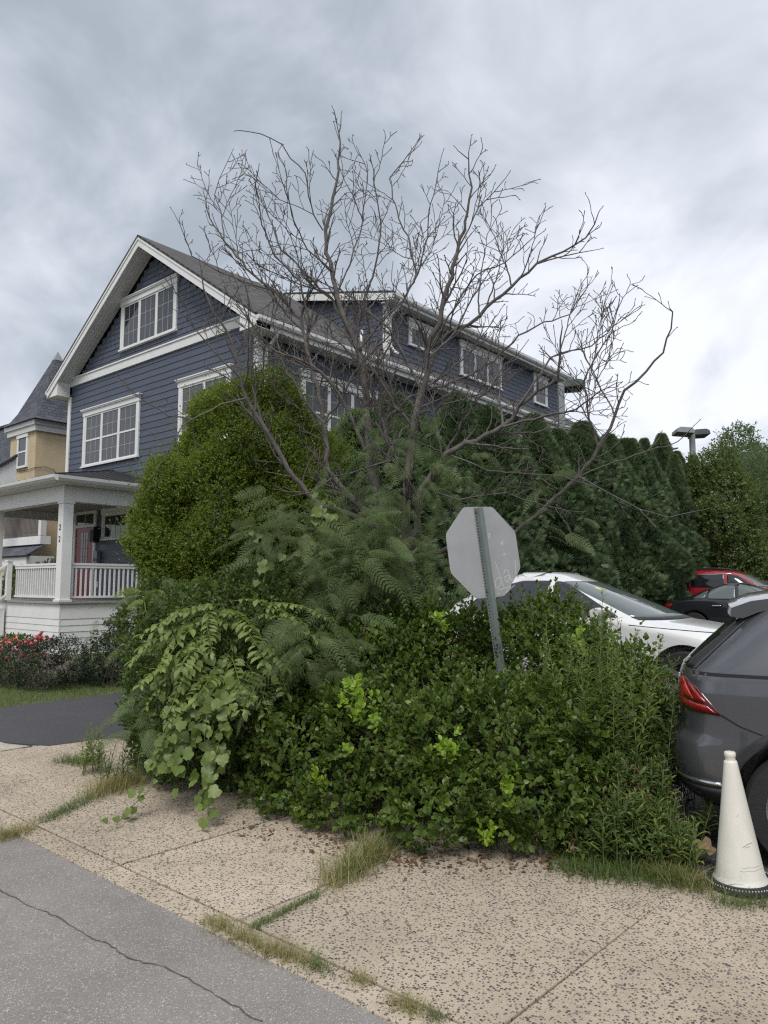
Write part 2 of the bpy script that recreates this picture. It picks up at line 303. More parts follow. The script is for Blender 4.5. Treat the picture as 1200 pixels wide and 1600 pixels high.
M['weed'] = leaf_mat('weed_leaf', (0.06, 0.10, 0.028), (0.10, 0.15, 0.038), (0.18, 0.235, 0.055), 0.5, 0.3)
M['litter'] = leaf_mat('dead_leaf', (0.09, 0.045, 0.028), (0.16, 0.085, 0.05), (0.27, 0.17, 0.10), 0.8, 0.1)
M['alu'] = mat('sign_aluminium', (0.345, 0.345, 0.34), 0.6, 0.09, 3.5, 0.04, 40, metal=0.2, stain=0.15)
M['post'] = mat('galvanised_post', (0.155, 0.185, 0.172), 0.55, 0.15, 5, 0.1, 60, metal=0.15)
M['hole'] = mat('hole_dark', (0.012, 0.012, 0.012), 0.9, 0.1)
M['scratch'] = mat('scratch_bright', (0.72, 0.71, 0.69), 0.5, 0.1)
M['rust'] = mat('rusty_bolt', (0.16, 0.06, 0.035), 0.8, 0.3, 60)
M['cone'] = mat('white_cone_plastic', (0.66, 0.64, 0.57), 0.5, 0.06, 7, 0.08, 60, stain=0.22, stretch=(2, 2, 0.7))
M['rubber'] = mat('black_rubber', (0.018, 0.018, 0.019), 0.75, 0.2, 30, 0.3, 80)
M['scuff'] = mat('cone_scuff', (0.25, 0.24, 0.21), 0.8, 0.2, 40)
M['paper'] = mat('brown_paper', (0.34, 0.24, 0.15), 0.85, 0.15, 8, 0.3, 40)
M['plastic'] = mat('clear_plastic', (0.45, 0.47, 0.47), 0.25, 0.1, 12)
M['lampgrey'] = mat('lamp_grey_metal', (0.24, 0.255, 0.26), 0.5, 0.1, 6, metal=0.2)
M['lampdark'] = mat('lamp_dark_metal', (0.06, 0.075, 0.075), 0.5, 0.1, 6)

# ------------------------------------------------------------------ ground, road, pavement, driveway, lot, lawn
def struct(name, mb, m, bevel=0): return tag(mb.build(name, m, bevel=bevel), kind='structure')
g = MB(); g.quad((-900, -900, -0.09), (900, -900, -0.09), (900, 900, -0.09), (-900, 900, -0.09)); struct('ground', g, M['field'])
g = MB(); g.quad((-60, -20, -0.012), (60, -20, -0.012), (60, -8.70, -0.012), (-60, -8.70, -0.012)); road = struct('road', g, M['road'])
def ribbon(pts, w, z):
    mb = MB(); L = []; Rr = []
    for i, p in enumerate(pts):
        a = Vector(pts[min(i+1, len(pts)-1)]) - Vector(pts[max(i-1, 0)]); q = Vector((-a.y, a.x)).normalized()
        ww = w*(0.4+0.9*random.random()); L.append((p[0]+q.x*ww, p[1]+q.y*ww, z)); Rr.append((p[0]-q.x*ww, p[1]-q.y*ww, z))
    for i in range(len(pts)-1): mb.quad(L[i], Rr[i], Rr[i+1], L[i+1])
    return mb
def jag(p, q, n, amp):
    return [(p[0]+(q[0]-p[0])*t+random.uniform(-amp, amp), p[1]+(q[1]-p[1])*t+random.uniform(-amp, amp)) for t in np.linspace(0, 1, n)]
def gpt(px, py):
    a = cam_point(px, py, 1.0); t = CAM.z/(CAM.z-a.z); return (CAM.x+(a.x-CAM.x)*t, CAM.y+(a.y-CAM.y)*t)
ck = [gpt(*q) for q in ((-60, 1360), (0, 1387), (48, 1413), (88, 1428), (140, 1462), (165, 1470), (205, 1495), (262, 1508), (330, 1545), (420, 1600))]
ck = sum([jag(p_, q_, 9, 0.007)[:-1] for p_, q_ in zip(ck[:-1], ck[1:])], []); ribbon(ck, 0.0032, -0.0085).build('crack', M['crack'], road)
ribbon(jag((7.3, -9.3), (8.6, -10.1), 16, 0.02), 0.002, -0.0085).build('crack', M['crack'], road)
g = MB(); g.box(-3, 60, -8.66, -6.2, -0.085, -0.028); struct('soil_bed', g, M['soil'])
side = empty('sidewalk'); tag(side, kind='structure')
xs = [5.55, 6.88, 8.08, 9.19, 10.30, 11.74, 13.05, 14.4, 15.8, 17.2]
for i in range(len(xs)-1):
    gap = 0.010 + (0.016 if i in (1, 3) else 0)
    dz = random.uniform(-0.004, 0.004); t = random.uniform(-0.004, 0.004)
    y1 = -6.45 if xs[i] > 11 else -6.75
    s = MB(); s.prism([(xs[i]+gap/2+0.10, y1), (xs[i]+gap/2, -8.60), (xs[i+1]-gap/2, -8.60), (xs[i+1]-gap/2+0.10, y1)], 'z', -0.08, dz)
    s.build('paving_slab', M['slab'], side, bevel=0.006)
    s = MB(); s.box(xs[i]+0.004, xs[i+1]-0.004, -8.76, -8.612, -0.10, dz-0.004); s.build('curb_stone', M['slab'], side, bevel=0.006)
for x0, x1 in ((-3, 0.4), (0.4, 2.2), (2.2, 4.0), (4.0, 5.545)):
    s = MB(); s.box(x0+0.004, x1-0.004, -8.60, -7.62, -0.08, random.uniform(-0.003, 0.003)); s.build('paving_slab', M['conc'], side, bevel=0.006)
    s = MB(); s.box(x0+0.004, x1-0.004, -8.76, -8.612, -0.10, -0.004); s.build('curb_stone', M['conc'], side, bevel=0.006)
s = MB(); s.prism([(5.55, -7.3), (5.55, -7.62), (5.2, -7.62), (5.75, -7.44), (6.1, -6.5), (6.9, -6.4), (6.9, -6.75)], 'z', -0.06, -0.006); s.build('paving_slab', M['conc'], side)
g = MB(); g.prism([(2.95, -7.62), (5.2, -7.62), (5.72, -7.40), (5.95, -6.2), (5.5, -4.5), (5.4, 0.5), (2.90, 0.5)], 'z', -0.05, 0.006); struct('driveway', g, M['drive'])
# parking lot: rises gently away from the street
g = MB(); g.quad((9.9, -6.5, -0.02), (60, -6.5, -0.02), (60, 40, 0.75), (9.9, 40, 0.75)); g.quad((5.0, -3.0, 0.045), (9.9, -3.0, 0.045), (9.9, 40, 0.75), (5.0, 40, 0.75))
struct('parking_lot', g, M['lot'])
def lot_z(y): return -0.02 + (y+6.5)*0.77/46.5
g = MB(); g.box(-30, 2.94, -7.62, 0.2, -0.06, 0.0); lawn = struct('lawn', g, M['lawnsoil'])
g = MB(); g.box(-12, 1.3, -5.55, -2.9, -0.03, 0.02); struct('planting_bed', g, M['soil'])
g = MB(); g.box(5.5, 11.5, -7.3, -3.05, -0.05, -0.015); struct('verge_soil', g, M['soil'])

# grass blades
def blades(n, pos_fn, h, w, lean, m, name, seg=3, hj=0.4, droop=0.6):
    P = np.array([pos_fn() for _ in range(n)]); az = rng.uniform(0, 2*np.pi, n)
    H = h*(1+rng.uniform(-hj, hj, n)); le = lean*rng.uniform(0.2, 1.0, n)
    V = []; rows = seg+1
    dirx = np.stack([np.cos(az), np.sin(az), np.zeros(n)], 1); sd = np.stack([-np.sin(az), np.cos(az), np.zeros(n)], 1)
    rot = rng.uniform(0, 2*np.pi, n); sd = sd*np.cos(rot)[:, None]*0.5 + sd*0.5
    for i in range(rows):
        t = i/seg
        c = P + dirx*(H*le*t**1.6)[:, None] + np.array([0, 0, 1.0])*(H*(t - droop*le*t**2.2*0.6))[:, None]
        ww = w*(1-t)**0.7 if i < seg else 0.0006
        V += [c - sd*ww, c + sd*ww]
    V = np.stack(V, 1)
    F = np.array([[2*i, 2*i+1, 2*i+3, 2*i+2] for i in range(seg)])
    F = (F[None] + (np.arange(n)*rows*2)[:, None, None]).reshape(-1, 4)
    return np_mesh(name, V.reshape(-1, 3), F, m, tone=np.repeat(rng.random(n), seg))
lg = link('lawn_grass', blades(38000, lambda: (random.uniform(-3.5, 2.97), random.uniform(-7.6, -4.6), 0.0), 0.055, 0.0032, 0.9, M['blade'], 'lawn_grass', 2))
tag(lg, 'short mown green grass of the lawn strip beside the driveway', 'grass', kind='stuff')

# ------------------------------------------------------------------ the blue house
H = empty('blue_house'); tag(H, 'dark blue sided gabled house with white trim, porch and long side dormer', 'house')
HW, HD = 9.32, 18.2; XM = -HW/2
wall = MB().prism([(-HW+0.03, -0.05), (-0.03, -0.05), (-0.03, 7.75), (XM, 10.9), (-HW+0.03, 7.75)], 'y', 0.03, HD).build('wall', M['siding'], H)
# lap siding boards, each its own piece, shared mesh
def plank_mesh(length, front):
    b = 0.185
    prof = [(0.0, 0.0), (-0.024, 0.0), (-0.008, b+0.012), (0.0, b+0.012)]
    mb = MB()
    if front: mb.prism([(p[0], p[1]) for p in prof], 'x', -length, 0)
    else: mb.prism([(-p[0], p[1]) for p in prof], 'y', 0, length)
    return mb.build('plank', M['siding'], me_only=True)
pf = plank_mesh(HW-0.24, True); ps = plank_mesh(HD-0.14, False)
for i in range(40):
    link('plank', pf, wall, (-0.12, 0.03, 0.6+0.185*i)); 
    if i < 38: link('plank', ps, wall, (-0.03, 0.13, 0.6+0.185*i))
# shingles of the gable and dormer: too small to pick apart, joined
def shingle_wall(name, inside, u0, u1, z0, z1, place, rowh=0.155):
    mb = MB(); z = z0; r = 0
    while z < z1:
        u = u0 - random.uniform(0, 0.2)
        while u < u1:
            w = random.choice((0.12, 0.16, 0.2, 0.24))
            a, b = max(u, u0), min(u+w-0.007, u1); t = random.uniform(0.018, 0.026); dz = random.uniform(-0.004, 0.004)
            if b-a > 0.03 and inside((a+b)/2, z+rowh*0.55):
                q = [place(a, 0.004, z+rowh+0.02), place(b, 0.004, z+rowh+0.02), place(b, t, z+dz), place(a, t, z+dz), place(a, 0, z+dz), place(b, 0, z+dz), place(b, 0, z+rowh+0.02), place(a, 0, z+rowh+0.02)]
                k = len(mb.v); mb.v += q
                mb.f += [(k, k+1, k+2, k+3), (k+3, k+2, k+5, k+4), (k+1, k+6, k+5, k+2), (k, k+3, k+4, k+7)]
            u += w
        z += rowh; r += 1
    o = mb.build(name, M['shingle'], wall); o['kind'] = 'stuff'; return o
SL = 0.68
shingle_wall('shingles', lambda u, z: z < 10.93-SL*abs(u-XM), -HW, 0, 8.2, 11.0, lambda u, d, z: (u, 0.03-d, z))
# corner boards, belt course
for x0, x1, y0, y1 in ((-0.13, 0.028, -0.028, 0.02), (0.0, 0.028, 0.021, 0.14), (-HW-0.028, -HW+0.13, -0.028, 0.02), (-HW-0.028, -HW, 0.021, 0.14)):
    MB().box(x0, x1, y0, y1, 0.3, 7.62).build('corner_board', M['white'], H, bevel=0.004)
MB().box(-HW-0.02, 0.02, -0.045, 0.025, 7.94, 8.17).build('belt_board', M['white'], H, bevel=0.004)
MB().box(-HW-0.02, 0.02, -0.075, 0.024, 8.172, 8.215).build('belt_cap', M['white'], H, bevel=0.004)
def roof_slab(name, e0, e1, r1, r0, th, m, parent):
    e0, e1, r1, r0 = map(Vector, (e0, e1, r1, r0)); nn = (e1-e0).cross(r0-e0).normalized()
    if nn.z < 0: nn = -nn
    top = [e0, e1, r1, r0]; bot = [p-nn*th for p in top]
    me = bpy.data.meshes.new(name); me.from_pydata([tuple(p) for p in top+bot], [], [(0,1,2,3), (7,6,5,4), (0,4,5,1), (1,5,6,2), (2,6,7,3), (3,7,4,0)])
    ax = (e1-e0).normalized(); ay = nn.cross(ax)
    uv = me.uv_layers.new(name='UVMap')
    for lp in me.loops:
        p = me.vertices[lp.vertex_index].co - e0; uv.data[lp.index].uv = (p.dot(ax), p.dot(ay))
    me.materials.append(m); me.update()
    bm = bmesh.new(); bm.from_mesh(me); bmesh.ops.recalc_face_normals(bm, faces=bm.faces); bm.to_mesh(me); bm.free()
    return link(name, me, parent)
ZR, XE = 11.42, 0.50; ZE = ZR - SL*(XE-XM)
Y0, Y1 = -0.5, HD+0.5
roof = roof_slab('roof', (XE+0.03, Y0-0.03, ZE-0.02), (XE+0.03, Y1, ZE-0.02), (XM, Y1, ZR), (XM, Y0-0.03, ZR), 0.05, M['roof'], H)
XL = 2*XM-XE
roof_slab('roof', (XL-0.03, Y1, ZE-0.02), (XL-0.03, Y0-0.03, ZE-0.02), (XM-0.001, Y0-0.03, ZR), (XM-0.001, Y1, ZR), 0.05, M['roof'], H)
dzr = 0.055*math.sqrt(1+SL*SL)
for s in (1, -1):                              # rake boards and rake soffits
    X = lambda d: XM + s*d
    d1 = XE-XM
    zt = lambda d: ZR - dzr - SL*d
    MB().prism([(X(0), zt(0)), (X(d1), zt(d1)), (X(d1), zt(d1)-0.26), (X(0), zt(0)-0.26)], 'y', Y0, Y0+0.035).build('rake_board', M['white'], H)
    MB().prism([(X(0), zt(0)-0.005), (X(d1), zt(d1)-0.005), (X(d1), zt(d1)-0.07), (X(0), zt(0)-0.07)], 'y', Y0-0.022, Y0-0.002).build('rake_trim', M['white'], H)
    for k in range(5):                         # soffit boards
        ya = Y0+0.037+k*0.099
        MB().prism([(X(0.0), zt(0)-0.20), (X(d1-0.35), zt(d1-0.35)-0.20), (X(d1-0.35), zt(d1-0.35)-0.23), (X(0.0), zt(0)-0.23)], 'y', ya, ya+0.093).build('soffit_board', M['soffit'], H)
    MB().prism([(X(d1-0.62), zt(d1-0.62)-0.02), (X(d1+0.0), zt(d1)-0.02), (X(d1), 7.60), (X(d1-0.62), 7.60)], 'y', Y0+0.036, -0.05).build('eave_return', M['white'], H)
    xa, xb = sorted((X(-XM+0.03), X(d1-0.03)))
    MB().box(xa, xb, -0.049, Y1-0.05, 7.60, 7.66).build('soffit', M['soffit'], H)
    xa, xb = sorted((X(d1-0.03), X(d1)))
    MB().box(xa, xb, Y0+0.036, Y1-0.02, 7.58, 7.82).build('fascia', M['white'], H)
    xa, xb = sorted((X(d1+0.002), X(d1+0.12)))
    gm = MB(); pr = [(xa, 7.70), (xb-0.03*(s > 0), 7.70), (xb, 7.76), (xb, 7.835), (xa, 7.835)] if s > 0 else [(xb, 7.70), (xa+0.03, 7.70), (xa, 7.76), (xa, 7.835), (xb, 7.835)]
    gm.prism(pr, 'y', Y0, Y1-0.02).build('gutter', M['gutter'], H)
# long shed dormer on the visible slope
DX, DA, DB = -0.35, 5.2, 16.3
MB().prism([(DX, 7.7), (DX, 10.32), (XM+0.1, 11.30), (XM+0.1, 9.5)], 'y', DA, DB).build('dormer', M['siding'], H)
droof = roof_slab('dormer_roof', (0.12, DA-0.25, 10.25), (0.12, DB+0.25, 10.25), (XM-0.02, DB+0.25, 11.46), (XM-0.02, DA-0.25, 11.46), 0.05, M['roof'], H)
sl2 = (11.46-10.25)/(0.14-XM)
dz = lambda x: 10.25 + sl2*(0.12-x)
MB().prism([(0.10, dz(0.10)-0.07), (XM, dz(XM)-0.07), (XM, dz(XM)-0.29), (0.10, dz(0.10)-0.29)], 'y', DA-0.25, DA-0.215).build('rake_board', M['white'], H)
MB().prism([(0.07, 9.97), (DX-0.02, 9.99), (DX-0.02, 10.03), (0.07, 10.01)], 'y', DA-0.21, DB+0.2).build('soffit', M['soffit'], H)
MB().prism([(-0.3, 10.11), (XM, dz(XM)-0.24), (XM, dz(XM)-0.20), (-0.3, 10.15)], 'y', DA-0.213, DA-0.01).build('soffit', M['soffit'], H)
MB().box(0.072, 0.10, DA-0.215, DB+0.24, 9.96, 10.18).build('fascia', M['white'], H)
MB().prism([(0.102, 10.05), (0.19, 10.05), (0.22, 10.10), (0.22, 10.18), (0.102, 10.18)], 'y', DA-0.25, DB+0.24).build('gutter', M['gutter'], H)
shingle_wall('shingles', lambda u, z: z > 8.0, DA+0.14, DB-0.12, 8.2, 9.95, lambda u, d, z: (DX+d, u, z))
shingle_wall('shingles', lambda u, z: ZR-SL*(u-XM)+0.02 < z < dz(u)-0.3, XM, DX-0.13, 8.2, 11.3, lambda u, d, z: (u, DA-d, z))
MB().box(DX-0.12, DX+0.028, DA-0.028, DA+0.004, 8.3, 10.0).build('corner_board', M['white'], H, bevel=0.003)
MB().box(DX+0.002, DX+0.028, DA+0.005, DA+0.13, 8.3, 9.96).build('corner_board', M['white'], H, bevel=0.003)
MB().box(DX+0.002, DX+0.028, DB-0.11, DB+0.0, 8.3, 9.96).build('corner_board', M['white'], H, bevel=0.003)
MB().tube([(0.16, DA+0.05, 10.05), (0.12, DA+0.05, 9.9), (-0.22, DA+0.06, 9.6), (-0.26, DA+0.08, 9.4), (-0.26, DA+0.10, 8.75), (-0.1, DA+0.10, 8.52), (0.05, DA+0.10, 8.42)], 0.045, 8).build('downspout', M['gutter'], H, smooth=True)
MB().tube([(0.5, 0.2, 7.72), (0.42, 0.2, 7.5), (0.1, 0.2, 7.3), (0.07, 0.2, 7.15), (0.07, 0.2, 0.3)], 0.045, 8).build('downspout', M['gutter'], H, smooth=True)
MB().tube([(-0.9, 4.7, 8.6), (-0.9, 4.7, 9.2)], 0.05, 10).build('vent_pipe', M['white'], H, smooth=True)

def window(face, u0, u1, z0, z1, n, style, glassmat, d0=0.0, header=0.20):
    """white cased window on the front ('front': u = X) or side ('side': u = Y, d0 = X of the wall)"""
    def P(mb, ua, ub, za, zb, da, db):
        if face == 'front': mb.box(ua, ub, 0.03-db, 0.03-da, za, zb)
        else: mb.box(d0+da, d0+db, ua, ub, za, zb)
        return mb
    c = 0.115
    f = MB()
    P(f, u0, u0+c, z0+0.04, z1-header, 0.0, 0.062); P(f, u1-c, u1, z0+0.04, z1-header, 0.0, 0.062)
    P(f, u0-0.03, u1+0.03, z1-header+0.001, z1-0.055, 0.0, 0.075); P(f, u0-0.06, u1+0.06, z1-0.054, z1-0.02, 0.0, 0.115); P(f, u0-0.085, u1+0.085, z1-0.019, z1+0.012, 0.0, 0.135)
    P(f, u0-0.03, u1+0.03, z0-0.01, z0+0.039, 0.0, 0.10)
    w = f.build('window', M['white'], H)
    iu0, iu1, iz0, iz1 = u0+c, u1-c, z0+0.04, z1-header
    sw = (iu1-iu0)/n
    mul = MB(); sash = MB()
    for i in range(n):
        a, b = iu0+i*sw, iu0+(i+1)*sw
        e = 0.055 if n > 1 else 0.05
        P(sash, a+0.002, a+e, iz0, iz1, 0.0, 0.050); P(sash, b-e, b-0.002, iz0, iz1, 0.0, 0.050)
        P(sash, a+e, b-e, iz0, iz0+0.055, 0.0, 0.048); P(sash, a+e, b-e, iz1-0.05, iz1, 0.0, 0.048)
        pu0, pu1, pz0, pz1 = a+e, b-e, iz0+0.055, iz1-0.05
        if style == 'hung':
            zm = (pz0+pz1)/2
            P(sash, pu0, pu1, zm-0.025, zm+0.025, 0.0, 0.047)
            cells = [(pz0, zm-0.025), (zm+0.025, pz1)]
        else: cells = [(pz0, pz1)]
        for za, zb in cells:
            P(MB(), pu0, pu1, za, zb, 0.0, 0.030).build('pane', glassmat, w)
            nv, nh = (2, 1) if style == 'hung' else ((2, 2) if style == 'grid' else (3, 1))
            for k in range(1, nv+1):
                u = pu0+(pu1-pu0)*k/(nv+1); P(mul, u-0.006, u+0.006, za, zb, 0.0305, 0.036)
            for k in range(1, nh+1):
                z = za+(zb-za)*k/(nh+1); P(mul, pu0, pu1, z-0.006, z+0.006, 0.0305, 0.0355)
    sash.build('sash', M['white'], w); mul.build('muntins', M['muntin'], w)
    return w
window('front', -6.28, -3.42, 8.50, 10.06, 3, 'grid', M['pane'])
window('front', -8.29, -5.12, 5.22, 7.03, 3, 'hung', M['pane_blind'])
window('front', -3.20, -1.00, 5.22, 7.06, 2, 'hung', M['pane_blind'])
window('front', -6.95, -5.48, 2.93, 3.88, 1, 'fixed', M['pane'])
window('side', 1.40, 4.36, 5.22, 7.06, 3, 'hung', M['pane_blind'], -0.03)
window('side', 6.23, 7.35, 9.02, 9.86, 1, 'fixed', M['pane'], DX)
window('side', 9.05, 11.70, 8.70, 9.90, 3, 'grid', M['pane'], DX)
window('side', 14.15, 15.25, 8.72, 9.90, 1, 'grid', M['pane'], DX)
# front door with transom
dr = MB()
dr.box(-8.62, -8.49, -0.04, 0.03, 1.24, 3.76); dr.box(-7.41, -7.28, -0.04, 0.03, 1.24, 3.76); dr.box(-8.66, -7.24, -0.05, 0.03, 3.761, 3.93); dr.box(-8.70, -7.20, -0.09, 0.03, 3.931, 3.99); dr.box(-8.49, -7.41, -0.035, 0.03, 3.36, 3.45)
dframe = dr.build('door_frame', M['white'], H)
door = MB().box(-8.47, -7.43, -0.012, 0.028, 1.27, 3.355).build('door', M['reddoor'], H, bevel=0.004)
MB().box(-8.15, -7.75, -0.018, -0.012, 2.25, 3.2).build('pane', M['pane'], door)
mm = MB()
for k in range(1, 3): mm.box(-8.15+k*0.133-0.008, -8.15+k*0.133+0.008, -0.024, -0.0185, 2.25, 3.2)
for k in range(1, 4): mm.box(-8.15, -7.75, -0.0235, -0.0185, 2.25+k*0.2375-0.008, 2.25+k*0.2375+0.008)
mm.build('muntins', M['reddoor'], door)
MB().tube([(-7.55, -0.012, 2.2), (-7.55, -0.07, 2.2), (-7.66, -0.07, 2.2)], 0.014, 8).build('handle', M['gutter'], door, smooth=True)
MB().box(-8.47, -7.96, -0.008, 0.028, 3.46, 3.75).build('transom_pane', M['pane'], dframe); MB().box(-7.94, -7.43, -0.008, 0.028, 3.46, 3.75).build('transom_pane', M['pane'], dframe)
MB().box(-7.958, -7.942, -0.02, 0.028, 3.46, 3.75).build('muntin', M['white'], dframe)
# wall lantern beside the door
ln = MB(); ln.box(-7.14, -6.98, -0.03, 0.01, 3.05, 3.3); ln.box(-7.08, -7.04, -0.2, -0.03, 3.3, 3.34); ln.box(-7.17, -6.95, -0.28, -0.06, 3.22, 3.26); ln.box(-7.13, -6.99, -0.24, -0.10, 3.26, 3.32); ln.box(-7.16, -6.96, -0.27, -0.07, 2.86, 2.89)
for x in (-7.155, -7.11, -7.06, -7.01, -6.965):
    for y in (-0.265, -0.075): ln.box(x-0.008, x+0.008, y-0.008, y+0.008, 2.89, 3.22)
for y in (-0.22, -0.17, -0.12):
    for x in (-7.155, -6.965): ln.box(x-0.008, x+0.008, y-0.008, y+0.008, 2.89, 3.22)
lant = ln.build('wall_lantern', M['black'], H)
MB().box(-7.135, -6.985, -0.245, -0.095, 2.90, 3.21).build('lantern_glass', M['pane'], lant)
mb_ = MB().box(-7.22, -6.98, -0.12, 0.0, 2.22, 2.62).build('mailbox', M['lampgrey'], H, bevel=0.01)
def lettering(txt, size, m, parent, loc, rot, name='lettering'):
    cu = bpy.data.curves.new(name, 'FONT'); cu.body = txt; cu.size = size; cu.extrude = 0.003; cu.align_x = 'CENTER'; cu.align_y = 'CENTER'
    t = bpy.data.objects.new(name, cu); COL.objects.link(t); bpy.context.view_layer.update()
    me = bpy.data.meshes.new_from_object(t.evaluated_get(bpy.context.evaluated_depsgraph_get())); bpy.data.objects.remove(t); bpy.data.curves.remove(cu)
    me.materials.clear(); me.materials.append(m); o = link(name, me, parent, loc); o.rotation_euler = rot; return o
lettering('22A', 0.14, M['black'], mb_, (-7.10, -0.124, 2.36), (math.pi/2, 0, 0))
MB().box(-7.12, -7.03, -0.03, 0.0, 1.55, 1.72).build('outlet_box', M['white'], H, bevel=0.006)

# porch
PX, PY = -3.53, -2.84; PL = -9.25
porch = MB().box(PL, PX+0.07, PY-0.07, 0.0, 1.185, 1.235).build('porch_deck', M['deck'], H, bevel=0.006)
MB().box(PL, PX-0.02, PY+0.02, -0.01, 0.0, 1.18).build('porch_base', M['white'], H)
zz = [(0.83, 1.18)] + [(0.83-0.15*(k+1)+0.0, 0.83-0.15*k) for k in range(5)] + [(0.0, 0.08)]
for za, zb in zz:
    MB().prism([(PY-0.022, za+0.004), (PY-0.010, zb), (PY+0.02, zb), (PY+0.02, za+0.004)], 'x', -9.25, PX+0.021).build('skirt_board', M['white'], H)
    MB().prism([(PX+0.022, za+0.004), (PX+0.010, zb), (PX-0.02, zb), (PX-0.02, za+0.004)], 'y', PY+0.021, -0.03).build('skirt_board', M['white'], H)
def column(x, y):
    c = MB().box(x-0.125, x+0.125, y-0.125, y+0.125, 1.236, 3.60).build('porch_column', M['white'], H, bevel=0.006)
    MB().box(x-0.155, x+0.155, y-0.155, y+0.155, 1.237, 1.29).build('column_base', M['white'], c, bevel=0.004)
    MB().box(x-0.145, x+0.145, y-0.145, y+0.145, 3.55, 3.605).build('column_cap', M['white'], c, bevel=0.004)
    return c
col0 = column(PX-0.10, PY+0.10); column(-7.5, PY+0.10); column(-9.1, PY+0.10)
lettering('2', 0.20, M['black'], col0, (PX-0.10, PY-0.032, 2.98), (math.pi/2, 0, 0), 'house_number')
lettering('2', 0.20, M['black'], col0, (PX-0.10, PY-0.032, 2.70), (math.pi/2, 0, 0), 'house_number')
MB().box(PL, PX+0.03, PY-0.03, PY+0.22, 3.606, 3.98).build('porch_beam', M['white'], H, bevel=0.004)
MB().box(PX-0.22, PX+0.03, PY+0.221, -0.001, 3.606, 3.98).build('porch_beam', M['white'], H, bevel=0.004)
MB().box(PL, PL+0.24, PY+0.221, -0.001, 3.606, 3.98).build('porch_beam', M['white'], H, bevel=0.004)
MB().box(PL+0.24, PX-0.22, PY+0.22, -0.001, 3.84, 3.87).build('porch_ceiling', M['deck'], H)
ov = 0.42; ez = 4.13
MB().box(PL-ov, PX+ov, PY-ov, -0.03, 3.985, 4.02).build('porch_soffit', M['soffit'], H)
def gut(x0, y0, x1, y1):
    d = 0.10
    for k, (o, za, zb) in enumerate(((0.0, 4.0, 4.14), (0.03, 4.02, 4.135), (0.06, 4.05, 4.13), (0.085, 4.075, 4.128))):
        pass
MB().prism([(PY-ov, 4.0), (PY-ov-0.06, 4.01), (PY-ov-0.11, 4.07), (PY-ov-0.12, 4.14), (PY-ov, 4.14)], 'x', PL-ov, PX+ov+0.12).build('gutter', M['gutter'], H)
MB().prism([(PX+ov, 4.0), (PX+ov+0.06, 4.01), (PX+ov+0.11, 4.07), (PX+ov+0.12, 4.14), (PX+ov, 4.14)], 'y', PY-ov-0.001, -0.03).build('gutter', M['gutter'], H)
ry = PY-ov; rx = PX+ov; hip = rx+ry                      # 45 degree hip reaches the wall
zt_ = ez+0.02; zw = 4.95
roofm = MB()
xr_ = rx - (-ry)                                          # where the hip meets the wall
roofm.quad((PL-ov, ry-0.06, zt_), (rx+0.06, ry-0.06, zt_), (xr_, -0.02, zw), (PL-ov, -0.02, zw))
roofm.quad((rx+0.06, ry-0.06, zt_), (rx+0.06, -0.02, zt_), (xr_, -0.02, zw))
pr_ = roofm.build('porch_roof', M['metalroof'], H)
def seam(p, q): 
    p, q = Vector(p), Vector(q); MB().tube([p+Vector((0, 0, 0.012)), q+Vector((0, 0, 0.012))], 0.014, 4).build('seam', M['metalroof'], pr_)
for k in range(18):
    x = rx - 0.35*k - 0.15
    if x < PL-ov: break
    t = min(1.0, (rx-x)/(-ry)); seam((x, ry-0.05, zt_), (x, ry+(-ry-0.03)*t, zt_+(zw-zt_)*t))
for k in range(9):
    y = ry + 0.35*k + 0.18
    if y > -0.1: break
    t = (y-ry)/(-ry); seam((rx+0.05, y, zt_), (rx+ry*t, y, zt_+(zw-zt_)*t))
seam((rx+0.06, ry-0.06, zt_), (xr_, -0.03, zw))
def railing(p, q, z0=1.235, skip=0.0):
    p, q = Vector(p), Vector(q); d = (q-p); Ln = d.length; t = d.normalized(); ax = abs(t.x) > abs(t.y)
    def bar(a, b, w, za, zb, nm):
        A, B = p+t*a, p+t*b; mb = MB()
        x0, x1 = sorted((A.x, B.x)); y0, y1 = sorted((A.y, B.y))
        if ax: y0 -= w/2; y1 += w/2
        else: x0 -= w/2; x1 += w/2
        mb.box(x0, x1, y0, y1, za, zb); return mb
    top = bar(0, Ln, 0.085, z0+0.86, z0+0.915, '').build('railing', M['white'], H, bevel=0.006)
    bar(0, Ln, 0.06, z0+0.80, z0+0.857, '').build('sub_rail', M['white'], top); bar(0, Ln, 0.06, z0+0.08, z0+0.13, '').build('bottom_rail', M['white'], top)
    n = int(Ln/0.118); bmsh = MB().box(-0.018, 0.018, -0.018, 0.018, 0, 0.67).build('baluster', M['white'], me_only=True)
    for k in range(n):
        c = p+t*((k+0.5)*Ln/n); link('baluster', bmsh, top, (c.x, c.y, z0+0.13))
railing((PX-0.10, PY+0.225, 0), (PX-0.10, -0.02, 0)); railing((PX-0.225, PY+0.10, 0), (-6.175, PY+0.10, 0))
